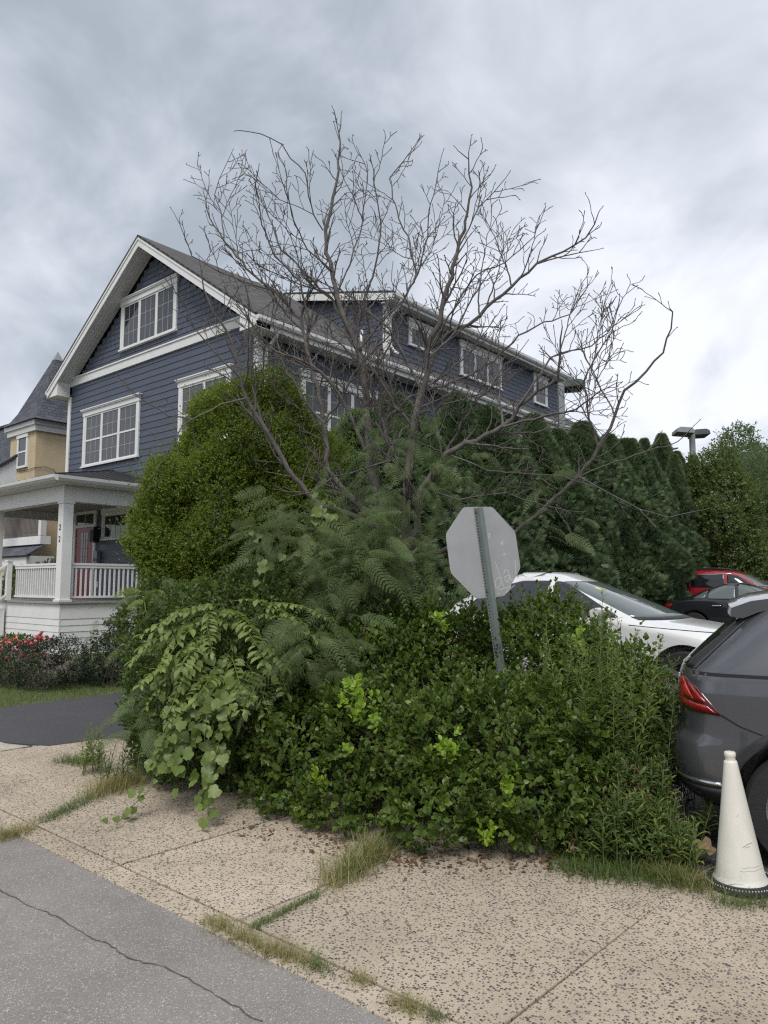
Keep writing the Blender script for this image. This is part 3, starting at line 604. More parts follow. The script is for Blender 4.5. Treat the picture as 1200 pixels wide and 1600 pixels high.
# front steps with sloping rails
for k in range(6): MB().box(-7.30, -6.33, PY-0.07-0.28*(k+1), PY-0.07-0.28*k-0.002, 0, 1.19-0.2*(k+1)+0.03).build('step', M['white'], H, bevel=0.004)
for x in (-6.27, -7.36):
    nw = MB().box(x-0.06, x+0.06, PY-0.10, PY+0.02, 1.236, 2.22).build('newel_post', M['white'], H, bevel=0.004)
    MB().box(x-0.075, x+0.075, PY-0.115, PY+0.035, 2.221, 2.27).build('post_cap', M['white'], nw, bevel=0.004)
    MB().box(x-0.06, x+0.06, PY-1.80, PY-1.68, 0, 1.10).build('newel_post', M['white'], H, bevel=0.004)
    sr = MB().prism([(PY-0.11, 2.10), (PY-1.68, 0.98), (PY-1.68, 1.04), (PY-0.11, 2.16)], 'x', x-0.035, x+0.035).build('railing', M['white'], H)
    MB().prism([(PY-0.11, 1.32), (PY-1.68, 0.20), (PY-1.68, 0.26), (PY-0.11, 1.38)], 'x', x-0.03, x+0.03).build('bottom_rail', M['white'], sr)
    for k in range(12):
        y = PY-0.22-k*0.12; z = 1.38-(PY-0.11-y)*0.713
        MB().box(x-0.018, x+0.018, y-0.018, y+0.018, z-0.02, z+0.75).build('baluster', M['white'], sr)

# ------------------------------------------------------------------ beige neighbour with square turret, and the slate roofed house behind it
B = empty('beige_house', (-15.6, 1.2, 0)); tag(B, 'beige stucco house with square turret and flared slate roof', 'house')
def bbuild(mb, name, m, parent=None, **k):
    o = mb.build(name, m, parent if parent else B, **k)
    if parent is None: o.location = (15.6, -1.2, 0)
    return o
TX0, TX1, TY0, TY1 = -16.35, -14.14, 1.14, 6.0
bbuild(MB().box(TX0, TX1, TY0, TY1, 0, 7.62), 'wall', M['stucco'])
bbuild(MB().box(TX0-0.12, TX1+0.10, TY0-0.10, TY1+0.1, 7.40, 7.62), 'cornice', M['soffit'])
bbuild(MB().box(TX0-0.25, TX1+0.16, TY0-0.16, TY1+0.1, 7.621, 7.80), 'fascia', M['gutter'])
# flared pyramid roof: three tiers, shingled
cx, cy = (TX0+TX1)/2+0.1, TY0+1.15
tiers = [(1.42, 7.80), (1.20, 8.02), (1.02, 8.35), (0.13, 10.6)]
me = bpy.data.meshes.new('roof'); vv = []; ff = []
for r, z in tiers: vv += [(cx-r, cy-r, z), (cx+r, cy-r, z), (cx+r, cy+r, z), (cx-r, cy+r, z)]
for i in range(3):
    for k in range(4): ff.append((i*4+k, i*4+(k+1) % 4, i*4+4+(k+1) % 4, i*4+4+k))
ff.append((0, 3, 2, 1)); me.from_pydata(vv, [], ff)
uv = me.uv_layers.new(name='UVMap')
for p in me.polygons:
    k = p.index % 4
    for li in p.loop_indices:
        c = me.vertices[me.loops[li].vertex_index].co; uv.data[li].uv = ((c.x if k in (0, 2) else c.y), c.z*1.1)
me.materials.append(M['roof2']); link('roof', me, B, (15.6, -1.2, 0))
fin = MB(); fin.quad((cx-0.17, cy-0.17, 10.55), (cx+0.17, cy-0.17, 10.55), (cx, cy, 10.95)); fin.quad((cx+0.17, cy-0.17, 10.55), (cx+0.17, cy+0.17, 10.55), (cx, cy, 10.95)); fin.quad((cx+0.17, cy+0.17, 10.55), (cx-0.17, cy+0.17, 10.55), (cx, cy, 10.95)); fin.quad((cx-0.17, cy+0.17, 10.55), (cx-0.17, cy-0.17, 10.55), (cx, cy, 10.95))
bbuild(fin, 'finial_cap', M['lampgrey'])
# turret window
tw = MB(); x0, x1, z0, z1 = -15.65, -14.75, 6.15, 7.25; yy = TY0
tw.box(x0, x0+0.12, yy-0.05, yy, z0, z1); tw.box(x1-0.12, x1, yy-0.05, yy, z0, z1); tw.box(x0-0.03, x1+0.03, yy-0.07, yy, z1, z1+0.14); tw.box(x0-0.04, x1+0.04, yy-0.09, yy, z0-0.08, z0); tw.box(x0+0.12, x1-0.12, yy-0.04, yy, 6.68, 6.74)
w_ = bbuild(tw, 'window', M['white'])
MB().box(x0+0.12, x1-0.12, yy-0.02, yy, z0, 6.68).build('pane', M['pane'], w_); MB().box(x0+0.12, x1-0.12, yy-0.02, yy, 6.74, z1).build('pane', M['pane'], w_)
# lower roofs, curved white gable end and balcony with weathered slats
cv = [(-0.9+0.12*k, 5.35+0.9*(k/14)**1.6) for k in range(15)]
bbuild(MB().prism([(a-0.35, z) for a, z in cv] + [(0.45, 4.9), (-1.25, 4.6)], 'x', TX1+0.02, TX1+0.10), 'curved_gable', M['white'])
bbuild(MB().prism([(a-0.35, z+0.02) for a, z in cv] + [(a-0.35, z+0.14) for a, z in cv[::-1]], 'x', TX1-0.1, TX1+0.18), 'curved_roof_edge', M['roof2'])
bbuild(MB().box(-15.9, -12.2, 0.15, 1.1, 2.30, 2.62), 'porch_roof_fascia', M['white'])
roof_slab('porch_roof', (-15.9, 0.05, 2.63), (-12.1, 0.05, 2.63), (-12.5, 0.9, 3.05), (-15.9, 0.9, 3.05), 0.05, M['roof2'], B).location = (15.6, -1.2, 0)
bbuild(MB().box(-15.9, -12.55, 0.75, 1.12, 3.06, 3.35), 'balcony_sill', M['white'])
bbuild(MB().box(-12.75, -12.55, 0.75, 0.95, 3.36, 4.75), 'balcony_post', M['white'])
slm = MB().box(-0.03, 0.03, -0.015, 0.015, 0, 1.3).build('slat', M['slat'], me_only=True)
for k in range(30): link('slat', slm, B, (15.6-12.82-0.10*k, -1.2+0.85, 3.36))
bbuild(MB().box(-15.9, -12.76, 0.95, 1.0, 3.36, 4.7), 'balcony_screen', M['black'])
bbuild(MB().tube([(-15.5, 1.10, 5.98), (-14.6, 1.10, 5.95), (-14.11, 1.11, 5.98), (-14.09, 1.5, 6.06), (-14.09, 1.85, 5.98), (-14.09, 2.0, 5.75)], 0.012, 5), 'cable', M['black'])
N2 = empty('slate_roof_house', (-21, 3, 0)); tag(N2, 'house at left edge with steep dark slate shingle roof', 'house')
def nb(mb, name, m): o = mb.build(name, m, N2); o.location = (21, -3, 0); return o
nb(MB().box(-26, -17.0, 2.5, 12, 0, 5.2), 'wall', M['stucco'])
roof_slab('roof', (-26, 1.6, 5.0), (-16.4, 1.6, 5.0), (-17.6, 3.2, 8.95), (-26, 3.2, 8.95), 0.08, M['roof2'], N2).location = (21, -3, 0)
roof_slab('roof', (-16.35, 1.7, 5.0), (-16.35, 11.0, 5.0), (-17.55, 9.5, 8.93), (-17.55, 3.22, 8.93), 0.08, M['roof2'], N2).location = (21, -3, 0)
nb(MB().box(-26, -17.5, 3.1, 3.4, 8.93, 9.05), 'ridge_cap', M['roof2'])
# far roof behind the arborvitae
F3 = empty('far_house'); tag(F3, 'distant low house with grey roof and white fascia behind the arborvitae', 'house')
p = cam_point(985, 716, 42)
F3.location = (p.x, p.y, 0)
MB().box(-2, 1.2, -0.2, 7, 0, p.z-0.35).build('wall', M['stucco'], F3)
MB().box(-2.4, 1.6, -0.6, -0.5, p.z-0.35, p.z-0.05).build('fascia', M['white'], F3)
roof_slab('roof', (-2.5, -0.65, p.z-0.04), (1.7, -0.65, p.z-0.04), (1.7, 3.2, p.z+0.9), (-2.5, 3.2, p.z+0.9), 0.08, M['roof'], F3)

# ------------------------------------------------------------------ cars
def car_mats(pre, col, rough=0.28, metal=0.35):
    return mat(pre+'_paint', col, rough, 0.05, 1.5, metal=metal, coat=1.0)
M['cglass'] = glass_mat('car_glass', (0.012, 0.014, 0.015), 0.02, 0.9)
M['wglass'] = glass_mat('windscreen_glass', (0.10, 0.12, 0.115), 0.04, 1.0)
M['chrome'] = mat('chrome', (0.55, 0.55, 0.54), 0.18, 0.06, 10, metal=0.9)
M['clad'] = mat('black_cladding', (0.022, 0.022, 0.024), 0.55, 0.15, 20, 0.15, 90)
M['tail'] = mat('tail_light_red', (0.30, 0.012, 0.016), 0.12, 0.12, 12, coat=1.0)
M['tail2'] = mat('tail_light_bright_red', (0.62, 0.03, 0.035), 0.12, 0.1, 12, coat=1.0)
M['tail3'] = mat('tail_light_smoked', (0.075, 0.008, 0.012), 0.12, 0.12, 12, coat=1.0)
M['rim'] = mat('alloy_rim', (0.42, 0.42, 0.43), 0.3, 0.06, 8, metal=0.8)
M['lens'] = mat('headlamp_lens', (0.35, 0.36, 0.37), 0.08, 0.1, 9, coat=1.0)
M['seam'] = mat('panel_gap', (0.008, 0.008, 0.009), 0.8, 0.1)
M['sticker'] = mat('yellow_sticker', (0.62, 0.72, 0.12), 0.6, 0.05)
M['seat'] = mat('seat_fabric', (0.06, 0.06, 0.065), 0.8, 0.1)

class Car:
    """body of stacked plan-view rings; x forward from the rear bumper, y to the left, z up.
    rows: (z, rear x, front x, half width, rear corner length, front corner length)"""
    def __init__(s, rows, n=2.6, sub=5):
        r = np.array(rows, float); k = len(r); d = []
        for i in range(k-1):
            p0, p1, p2, p3 = r[max(i-1, 0)], r[i], r[i+1], r[min(i+2, k-1)]
            for t in np.linspace(0, 1, sub, endpoint=False):
                q = 0.5*((2*p1)+(-p0+p2)*t+(2*p0-5*p1+4*p2-p3)*t*t+(-p0+3*p1-3*p2+p3)*t**3)
                q = 0.55*q + 0.45*(p1+(p2-p1)*t); d.append(q)
        d.append(r[-1]); s.d = np.array(d); s.n = n
        s.d[:, 0] = np.maximum.accumulate(s.d[:, 0] + np.arange(len(s.d))*1e-5)
    def row(s, z): return [np.interp(z, s.d[:, 0], s.d[:, i]) for i in range(1, 6)]
    def side_y(s, x, z):
        xr, xf, w, lr, lf = s.row(z); n = s.n
        a = min(max(1-(x-xr)/lr, 0), 1); b = min(max(1-(xf-x)/lf, 0), 1)
        return w*max(1-a**n-b**n, 0)**(1/n)
    def rear_x(s, y, z):
        xr, xf, w, lr, lf = s.row(z); return xr+lr*(1-max(1-min(abs(y)/w, 1)**s.n, 0)**(1/s.n))
    def front_x(s, y, z):
        xr, xf, w, lr, lf = s.row(z); return xf-lf*(1-max(1-min(abs(y)/w, 1)**s.n, 0)**(1/s.n))
    def body(s, na=12, ns=18):
        V = []; n = s.n; th = np.linspace(0, math.pi/2, na)
        for z, xr, xf, w, lr, lf in s.d:
            half = [(xr+lr*(1-math.cos(t)**(2/n)), w*math.sin(t)**(2/n)) for t in th]
            half += [(xr+lr+(xf-lf-xr-lr)*t, w) for t in np.linspace(0, 1, ns+2)[1:-1]]
            half += [(xf-lf*(1-math.cos(t)**(2/n)), w*math.sin(t)**(2/n)) for t in th[::-1]]
            ring = half + [(x, -y) for x, y in half[::-1][1:-1]]
            V.append([(x, y, z) for x, y in ring])
        m = len(V[0]); F = []
        for i in range(len(V)-1):
            for k in range(m): F.append((i*m+k, i*m+(k+1) % m, (i+1)*m+(k+1) % m, (i+1)*m+k))
        mb = MB(); mb.v = [p for r in V for p in r]; mb.f = F + [tuple(range(m))[::-1], tuple((len(V)-1)*m+k for k in range(m))]
        return mb
    def patch(s, poly, where, off, name, m, parent, step=0.05, thick=True):
        """lay a flat outline on the body surface. where: 'R'/'L' side poly=(x,z), 'B' rear / 'F' front poly=(y,z)"""
        bm = bmesh.new(); vs_ = [bm.verts.new((p[0], p[1], 0)) for p in poly]; bm.faces.new(vs_)
        A = np.array(poly)
        for ax in (0, 1):
            a = A[:, ax].min()+step
            while a < A[:, ax].max()-1e-4:
                co = [0, 0, 0]; no = [0, 0, 0]; co[ax] = a; no[ax] = 1
                bmesh.ops.bisect_plane(bm, geom=list(bm.verts)+list(bm.edges)+list(bm.faces), plane_co=co, plane_no=no); a += step
        for v in bm.verts:
            a, z = v.co.x, v.co.y
            if where == 'R': v.co = (a, -s.side_y(a, z)-off, z)
            elif where == 'L': v.co = (a, s.side_y(a, z)+off, z)
            elif where == 'B': v.co = (s.rear_x(a, z)-off, a, z)
            else: v.co = (s.front_x(a, z)+off, a, z)
        bmesh.ops.recalc_face_normals(bm, faces=bm.faces)
        if thick:
            # orient outward, then give the piece a rim that sinks into the body
            f0 = bm.faces[:][0]; out = {'R': Vector((0, -1, 0)), 'L': Vector((0, 1, 0)), 'B': Vector((-1, 0, 0.3)), 'F': Vector((1, 0, 0.3))}[where]
            if sum(f.normal.dot(out) for f in bm.faces) < 0: bmesh.ops.reverse_faces(bm, faces=bm.faces)
            ed = [e for e in bm.edges if e.is_boundary]
            ex = bmesh.ops.extrude_edge_only(bm, edges=ed)
            for v in [g for g in ex['geom'] if isinstance(g, bmesh.types.BMVert)]: v.co -= out.normalized()*(off+0.012)
        me = bpy.data.meshes.new(name); bm.to_mesh(me); bm.free(); me.materials.append(m); me.shade_smooth()
        return link(name, me, parent)
def round_poly(pts, r=0.04, k=4):
    out = []; n = len(pts)
    for i in range(n):
        p = Vector(pts[i]); a = (Vector(pts[i-1])-p); b = (Vector(pts[(i+1) % n])-p)
        rr = min(r, a.length*0.45, b.length*0.45); a = p+a.normalized()*rr; b = p+b.normalized()*rr
        for t in np.linspace(0, 1, k): out.append(tuple(a*(1-t)**2+p*2*t*(1-t)+b*t*t))
    return out
def boolean_cut(o, cutters):
    for c in cutters:
        md = o.modifiers.new('cut', 'BOOLEAN'); md.operation = 'DIFFERENCE'; md.object = c; md.solver = 'EXACT'
    bpy.context.view_layer.update(); dg = bpy.context.evaluated_depsgraph_get()
    me = bpy.data.meshes.new_from_object(o.evaluated_get(dg)); o.modifiers.clear(); old = o.data; o.data = me; me.name = old.name
    me.shade_smooth(); me.set_sharp_from_angle(angle=math.radians(38))
    for c in cutters: bpy.data.objects.remove(c)
def wheel(parent, x, y, r, w):
    s = 1 if y > 0 else -1
    e = MB(); prof = [(r*0.66, -w/2), (r*0.93, -w/2), (r, -w*0.36), (r, w*0.36), (r*0.93, w/2), (r*0.66, w/2)]
    e.lathe([(a, b) for a, b in prof], 40); e.lathe([(r*0.66, -w/2), (r*0.66, w/2)], 40)
    me = e.build('wheel', M['rubber'], me_only=True, smooth=True); me.set_sharp_from_angle(angle=math.radians(40))
    o = link('wheel', me, parent, (x, y, r)); o.rotation_euler = (-math.pi/2*s, 0, 0)
    q = MB(); q.lathe([(0.0, w*0.34), (r*0.12, w*0.36), (r*0.15, w*0.30)], 24); q.lathe([(r*0.58, w*0.30), (r*0.655, w*0.45), (r*0.655, -w*0.4)], 40)
    for k in range(5):
        a = 2*math.pi*k/5; ca, sa = math.cos(a), math.sin(a)
        P = lambda u, v, z: (u*ca-v*sa, u*sa+v*ca, z)
        b = len(q.v); q.v += [P(0.08*r, 0.10*r, w*.34), P(0.62*r, 0.06*r, w*.40), P(0.62*r, -0.06*r, w*.40), P(0.08*r, -0.10*r, w*.34), P(0.08*r, 0.10*r, w*.22), P(0.62*r, 0.07*r, w*.26), P(0.62*r, -0.07*r, w*.26), P(0.08*r, -0.10*r, w*.22)]
        q.f += [tuple(b+i for i in t) for t in ((0,1,2,3), (0,4,5,1), (3,2,6,7), (4,7,6,5))]
    q.build('rim', M['rim'], o, smooth=False)
    d = MB(); d.lathe([(0.0, w*0.1), (r*0.6, w*0.1)], 32); d.build('brake_disc', M['clad'], o)
    return o
def make_car(name, label, rows, paint, loc, rz, axles, rw, ww, track, group='cars parked in the lot', n=2.6):
    root = empty(name, loc, rz); tag(root, label, 'car', group)
    c = Car(rows, n)
    b = c.body().build('body', paint, root)
    cut = []
    for x in axles:
        k = MB(); R_ = rw+0.055
        pts = [(x+R_*math.cos(a), rw+0.02+R_*math.sin(a)) for a in np.linspace(0, 2*math.pi, 40, endpoint=False)]
        for s in (1, -1):
            k = MB(); k.prism(pts, 'y', s*0.56, s*1.3); co = k.build('cut', M['clad']); co.parent = root; cut.append(co)
    bpy.context.view_layer.update()
    boolean_cut(b, cut)
    for x in axles:
        for s in (1, -1): wheel(root, x, s*(track/2), rw, ww)
    return root, c
def sideglass(c, root, polys, m, both=True, off=0.009):
    for p in polys:
        for s in (('R', 'L') if both else ('R',)): c.patch(round_poly(p), s, off, 'side_window', m, root, 0.035)

# --- grey SUV, right edge of the photograph; only its rear quarter is in view
suv_rows = [(0.24, 0.30, 4.25, 0.74, 0.5, 0.7), (0.30, 0.14, 4.36, 0.84, 0.45, 0.8), (0.38, 0.055, 4.42, 0.895, 0.42, 0.8), (0.50, 0.02, 4.46, 0.915, 0.40, 0.8),
    (0.60, 0.015, 4.47, 0.92, 0.40, 0.8), (0.68, 0.03, 4.47, 0.92, 0.40, 0.8), (0.74, 0.075, 4.46, 0.917, 0.38, 0.8), (0.82, 0.085, 4.44, 0.918, 0.38, 0.8), (0.92, 0.085, 4.36, 0.92, 0.38, 0.85),
    (0.99, 0.085, 4.10, 0.92, 0.38, 0.9), (1.04, 0.09, 3.55, 0.915, 0.38, 0.9), (1.08, 0.095, 3.25, 0.91, 0.38, 0.8), (1.14, 0.12, 3.12, 0.895, 0.40, 0.75), (1.28, 0.265, 2.92, 0.845, 0.42, 0.7), (1.42, 0.415, 2.70, 0.79, 0.45, 0.6),
    (1.53, 0.53, 2.50, 0.735, 0.5, 0.55), (1.60, 0.64, 2.32, 0.68, 0.55, 0.55), (1.645, 0.80, 2.08, 0.58, 0.6, 0.6), (1.665, 1.05, 1.85, 0.40, 0.5, 0.5), (1.668, 1.2, 1.7, 0.2, 0.3, 0.3)]
suv_paint = car_mats('grey_suv', (0.085, 0.088, 0.098), 0.27, 0.4)
SA = math.radians(9)
suv_o = Vector((11.37, -5.42, 0))
suv, c = make_car('grey_suv', 'dark grey SUV at the right edge behind the white cone', suv_rows, suv_paint, (suv_o.x, suv_o.y, lot_z(-6.0)), SA, (0.86, 3.54), 0.345, 0.225, 1.60, n=2.7)
for s in ('R', 'L'):
    t = c.patch([(0.088, 1.082), (0.20, 1.066), (0.29, 1.015), (0.43, 0.866), (0.22, 0.872), (0.11, 0.888), (0.087, 0.93)], s, 0.006, 'tail_light', M['tail3'], suv, 0.03)
    c.patch([(0.10, 1.066), (0.185, 1.053), (0.255, 0.948), (0.105, 0.958)], s, 0.010, 'lamp_segment', M['tail2'], t, 0.03)
    c.patch([(0.203, 1.048), (0.245, 1.030), (0.29, 0.985), (0.345, 0.930), (0.272, 0.940)], s, 0.010, 'lamp_segment', M['tail'], t, 0.03)
    c.patch([(0.105, 0.942), (0.34, 0.918), (0.392, 0.877), (0.14, 0.897)], s, 0.009, 'lamp_segment', M['tail'], t, 0.03)
    c.patch([(0.06, 0.25), (0.04, 0.43), (0.42, 0.43), (0.475, 0.33), (0.47, 0.25)], s, 0.010, 'lower_cladding', M['clad'], suv, 0.05)
    ang_ = np.linspace(math.radians(8), math.radians(172), 22)
    for ax_ in (0.86, 3.54):
        arch = [(ax_+0.46*math.cos(a), 0.365+0.455*math.sin(a)) for a in ang_] + [(ax_+0.402*math.cos(a), 0.365+0.402*math.sin(a)) for a in ang_[::-1]]
        c.patch(arch, s, 0.012, 'arch_cladding', M['clad'], suv, 0.06)
    c.patch([(1.34, 0.26), (1.34, 0.42), (3.06, 0.42), (3.06, 0.26)], s, 0.010, 'sill_cladding', M['clad'], suv, 0.1)
    c.patch([(0.045, 0.468), (0.40, 0.468), (0.415, 0.445), (0.045, 0.445)], s, 0.014, 'chrome_strip', M['chrome'], suv, 0.04)
    c.patch([(0.43, 0.868), (0.52, 0.815), (0.64, 0.775), (0.64, 0.769), (0.515, 0.809), (0.422, 0.864)], s, 0.003, 'panel_gap', M['seam'], suv, 0.04, thick=False)
    c.patch([(0.10, 1.118), (0.9, 1.118), (0.9, 1.098), (0.10, 1.098)], s, 0.0015, 'shoulder_line', M['seam'], suv, 0.05, thick=False)
    c.patch(round_poly([(0.72, 1.16), (0.86, 1.45), (1.32, 1.49), (1.32, 1.14)], 0.05), s, 0.004, 'side_window', M['cglass'], suv)
    c.patch(round_poly([(1.38, 1.14), (1.38, 1.50), (2.02, 1.52), (2.06, 1.13)], 0.04), s, 0.004, 'side_window', M['cglass'], suv)
    c.patch(round_poly([(2.12, 1.13), (2.09, 1.52), (2.35, 1.49), (2.88, 1.14)], 0.04), s, 0.004, 'side_window', M['cglass'], suv)
    c.patch([(0.98, 0.5), (0.98, 0.49), (0.97, 0.49), (0.97, 1.12), (0.98, 1.12)], s, 0.0015, 'panel_gap', M['seam'], suv, 0.05, thick=False) if False else None
    c.patch([(2.08, 0.45), (2.08, 1.12), (2.088, 1.12), (2.088, 0.45)], s, 0.0015, 'panel_gap', M['seam'], suv, 0.05, thick=False)
    c.patch(round_poly([(1.45, 0.98), (1.70, 0.99), (1.70, 0.96), (1.45, 0.95)], 0.012), s, 0.03, 'door_handle', suv_paint, suv, 0.05)
    c.patch(round_poly([(2.55, 0.98), (2.80, 0.99), (2.80, 0.96), (2.55, 0.95)], 0.012), s, 0.03, 'door_handle', suv_paint, suv, 0.05)
    c.patch(round_poly([(3.95, 0.80), (4.30, 0.72), (4.30, 0.84), (3.95, 0.93)], 0.03), s, 0.006, 'head_light', M['lens'], suv, 0.05)
    sg = 1 if s == 'L' else -1
    MB().tube([(0.75, sg*0.62, 1.635), (0.85, sg*0.63, 1.675), (1.6, sg*0.63, 1.69), (2.1, sg*0.62, 1.665), (2.2, sg*0.61, 1.64)], 0.016, 6).build('roof_rail', M['chrome'], suv, smooth=True)
c.patch(round_poly([(-0.66, 1.14), (-0.56, 1.50), (0.56, 1.50), (0.66, 1.14)], 0.05), 'B', 0.006, 'rear_window', M['cglass'], suv)
for s in ('R', 'L'): c.patch([(0.175, 1.13), (0.56, 1.515), (0.635, 1.515), (0.265, 1.13)], s, 0.010, 'rear_pillar_trim', M['clad'], suv, 0.03)
c.patch([(-0.62, 0.26), (-0.62, 0.44), (0.62, 0.44), (0.62, 0.26)], 'B', 0.010, 'bumper_cladding', M['clad'], suv)
for s in (1, -1): c.patch([(s*0.42, 0.885), (s*0.42, 1.06), (s*0.72, 1.07), (s*0.72, 0.885)], 'B', 0.006, 'tail_light', M['tail'], suv)
sp = MB(); 
for k in range(15):
    pass
prof = [(0.40, 1.50), (0.405, 1.555), (0.52, 1.60), (0.70, 1.628), (0.70, 1.57), (0.56, 1.53), (0.47, 1.49)]
for yl in np.linspace(-1, 1, 15):
    y = yl*0.665; sh = 0.07*abs(yl)**2.5; dz_ = -0.045*abs(yl)**2
    sp.v += [(x+sh, y, z+dz_) for x, z in prof]
npf = len(prof)
for i in range(14):
    for k in range(npf): sp.f.append((i*npf+k, i*npf+(k+1) % npf, (i+1)*npf+(k+1) % npf, (i+1)*npf+k))
sp.f += [tuple(range(npf)), tuple(14*npf+k for k in range(npf))]
o = sp.build('spoiler', suv_paint, suv); o.data.shade_smooth(); o.data.set_sharp_from_angle(angle=math.radians(40))
MB().box(0.068, 0.09, -0.26, 0.26, 0.76, 0.88).build('licence_plate', M['white'], suv)

# --- white crossover: rear to the left, bonnet to the right
wc_rows = [(0.22, 0.25, 4.35, 0.78, 0.5, 0.7), (0.32, 0.08, 4.52, 0.88, 0.45, 0.75), (0.48, 0.02, 4.60, 0.915, 0.45, 0.75), (0.62, 0.0, 4.62, 0.92, 0.45, 0.75), (0.76, 0.02, 4.60, 0.92, 0.45, 0.8), (0.86, 0.03, 4.48, 0.918, 0.45, 0.95),
    (0.93, 0.04, 4.15, 0.915, 0.45, 1.0), (0.99, 0.05, 3.75, 0.91, 0.45, 0.9), (1.03, 0.06, 3.48, 0.905, 0.45, 0.8), (1.08, 0.10, 3.34, 0.885, 0.45, 0.75), (1.20, 0.25, 3.04, 0.835, 0.5, 0.7), (1.34, 0.48, 2.68, 0.775, 0.55, 0.62),
    (1.48, 0.75, 2.31, 0.72, 0.6, 0.55), (1.57, 1.02, 2.06, 0.67, 0.6, 0.5), (1.625, 1.22, 1.9, 0.60, 0.55, 0.45), (1.65, 1.4, 1.78, 0.45, 0.35, 0.35), (1.655, 1.5, 1.7, 0.2, 0.15, 0.15)]
white_paint = car_mats('white_car', (0.72, 0.72, 0.71), 0.3, 0.0)
wc, c = make_car('white_crossover', 'white crossover with sloping windscreen parked behind the hedge', wc_rows, white_paint, (6.66, -1.35, lot_z(-1.2)+0.10), math.radians(1.5), (0.88, 3.70), 0.35, 0.22, 1.62)
sideglass(c, wc, [[(0.62, 1.07), (0.80, 1.26), (1.10, 1.42), (1.10, 1.06)], [(1.14, 1.06), (1.14, 1.44), (1.52, 1.53), (1.92, 1.53), (1.96, 1.05)], [(2.02, 1.05), (1.98, 1.53), (2.12, 1.50), (2.92, 1.07)]], M['cglass'])
c.patch(round_poly([(-0.80, 1.055), (-0.60, 1.52), (0.60, 1.52), (0.80, 1.055)], 0.05), 'F', 0.005, 'windscreen', M['wglass'], wc)
ws = c.patch([(-0.80, 1.04), (-0.80, 1.075), (0.80, 1.075), (0.80, 1.04)], 'F', 0.010, 'cowl', M['clad'], wc)
c.patch([(-0.36, 1.40), (-0.35, 1.44), (-0.27, 1.44), (-0.28, 1.40)], 'F', 0.010, 'sticker', M['sticker'], wc)
c.patch(round_poly([(-0.62, 1.15), (-0.5, 1.45), (0.5, 1.45), (0.62, 1.15)], 0.05), 'B', 0.005, 'rear_window', M['cglass'], wc)
for s in ('R', 'L'):
    c.patch(round_poly([(4.02, 0.80), (4.02, 0.86), (4.45, 0.79), (4.48, 0.70)], 0.02), s, 0.005, 'head_light', M['clad'], wc, 0.04)
    c.patch(round_poly([(0.05, 0.92), (0.05, 1.0), (0.45, 0.98), (0.40, 0.90)], 0.02), s, 0.005, 'tail_light', M['tail'], wc, 0.04)
    c.patch([(2.95, 0.4), (2.95, 1.04), (2.958, 1.04), (2.958, 0.4)], s, 0.0015, 'panel_gap', M['seam'], wc, 0.05, thick=False)
    c.patch([(1.99, 0.4), (1.99, 1.04), (1.998, 1.04), (1.998, 0.4)], s, 0.0015, 'panel_gap', M['seam'], wc, 0.05, thick=False)
    c.patch([(3.05, 0.985), (4.2, 0.905), (4.2, 0.897), (3.05, 0.977)], s, 0.0015, 'panel_gap', M['seam'], wc, 0.06, thick=False)
    c.patch(round_poly([(2.1, 0.92), (2.33, 0.925), (2.33, 0.90), (2.1, 0.895)], 0.01), s, 0.025, 'door_handle', white_paint, wc, 0.04)
    sg = 1 if s == 'L' else -1
    c.patch([(1.30, 0.26), (1.30, 0.36), (3.25, 0.36), (3.25, 0.26)], s, 0.008, 'sill_cladding', M['clad'], wc, 0.1)
    mr = MB(); mr.prism([(2.72, 1.05), (2.80, 1.17), (2.70, 1.19), (2.62, 1.15), (2.64, 1.06)], 'y', sg*0.93, sg*1.10); mr.build('wing_mirror', white_paint, wc, bevel=0.015)
    MB().box(2.70, 2.78, min(sg*0.86, sg*0.94), max(sg*0.86, sg*0.94), 1.05, 1.09).build('mirror_arm', M['clad'], wc)
MB().prism([(1.2, 1.60), (1.3, 1.661), (1.74, 1.658), (1.86, 1.60)], 'y', -0.42, 0.42).build('glass_roof', M['cglass'], wc)

# --- dark sedan and red SUV farther back
sd_rows = [(0.20, 0.25, 4.4, 0.76, 0.5, 0.7), (0.30, 0.08, 4.55, 0.86, 0.45, 0.75), (0.46, 0.02, 4.62, 0.895, 0.45, 0.75), (0.62, 0.0, 4.62, 0.90, 0.45, 0.8), (0.76, 0.02, 4.5, 0.90, 0.45, 0.95), (0.86, 0.05, 4.1, 0.895, 0.45, 1.0), (0.93, 0.10, 3.55, 0.89, 0.5, 0.9),
    (0.97, 0.30, 3.2, 0.885, 0.6, 0.8), (1.00, 0.52, 3.05, 0.87, 0.6, 0.75), (1.12, 0.82, 2.82, 0.815, 0.6, 0.65), (1.25, 1.10, 2.58, 0.75, 0.6, 0.6), (1.36, 1.40, 2.30, 0.67, 0.5, 0.5), (1.42, 1.62, 2.08, 0.56, 0.4, 0.4), (1.442, 1.75, 1.95, 0.38, 0.2, 0.2)]
dark_paint = car_mats('dark_sedan', (0.018, 0.02, 0.024), 0.22, 0.2)
sd, c = make_car('dark_sedan', 'black sedan parked in front of the red SUV', sd_rows, dark_paint, (6.05, 9.75, lot_z(9.5)), math.radians(3), (0.95, 3.65), 0.33, 0.21, 1.56)
sideglass(c, sd, [[(0.90, 1.02), (1.16, 1.20), (1.28, 1.24), (1.20, 1.02)], [(1.28, 1.02), (1.34, 1.25), (1.62, 1.36), (1.92, 1.37), (1.96, 1.01)], [(2.03, 1.01), (1.99, 1.37), (2.25, 1.30), (2.80, 1.02)]], M['wglass'])
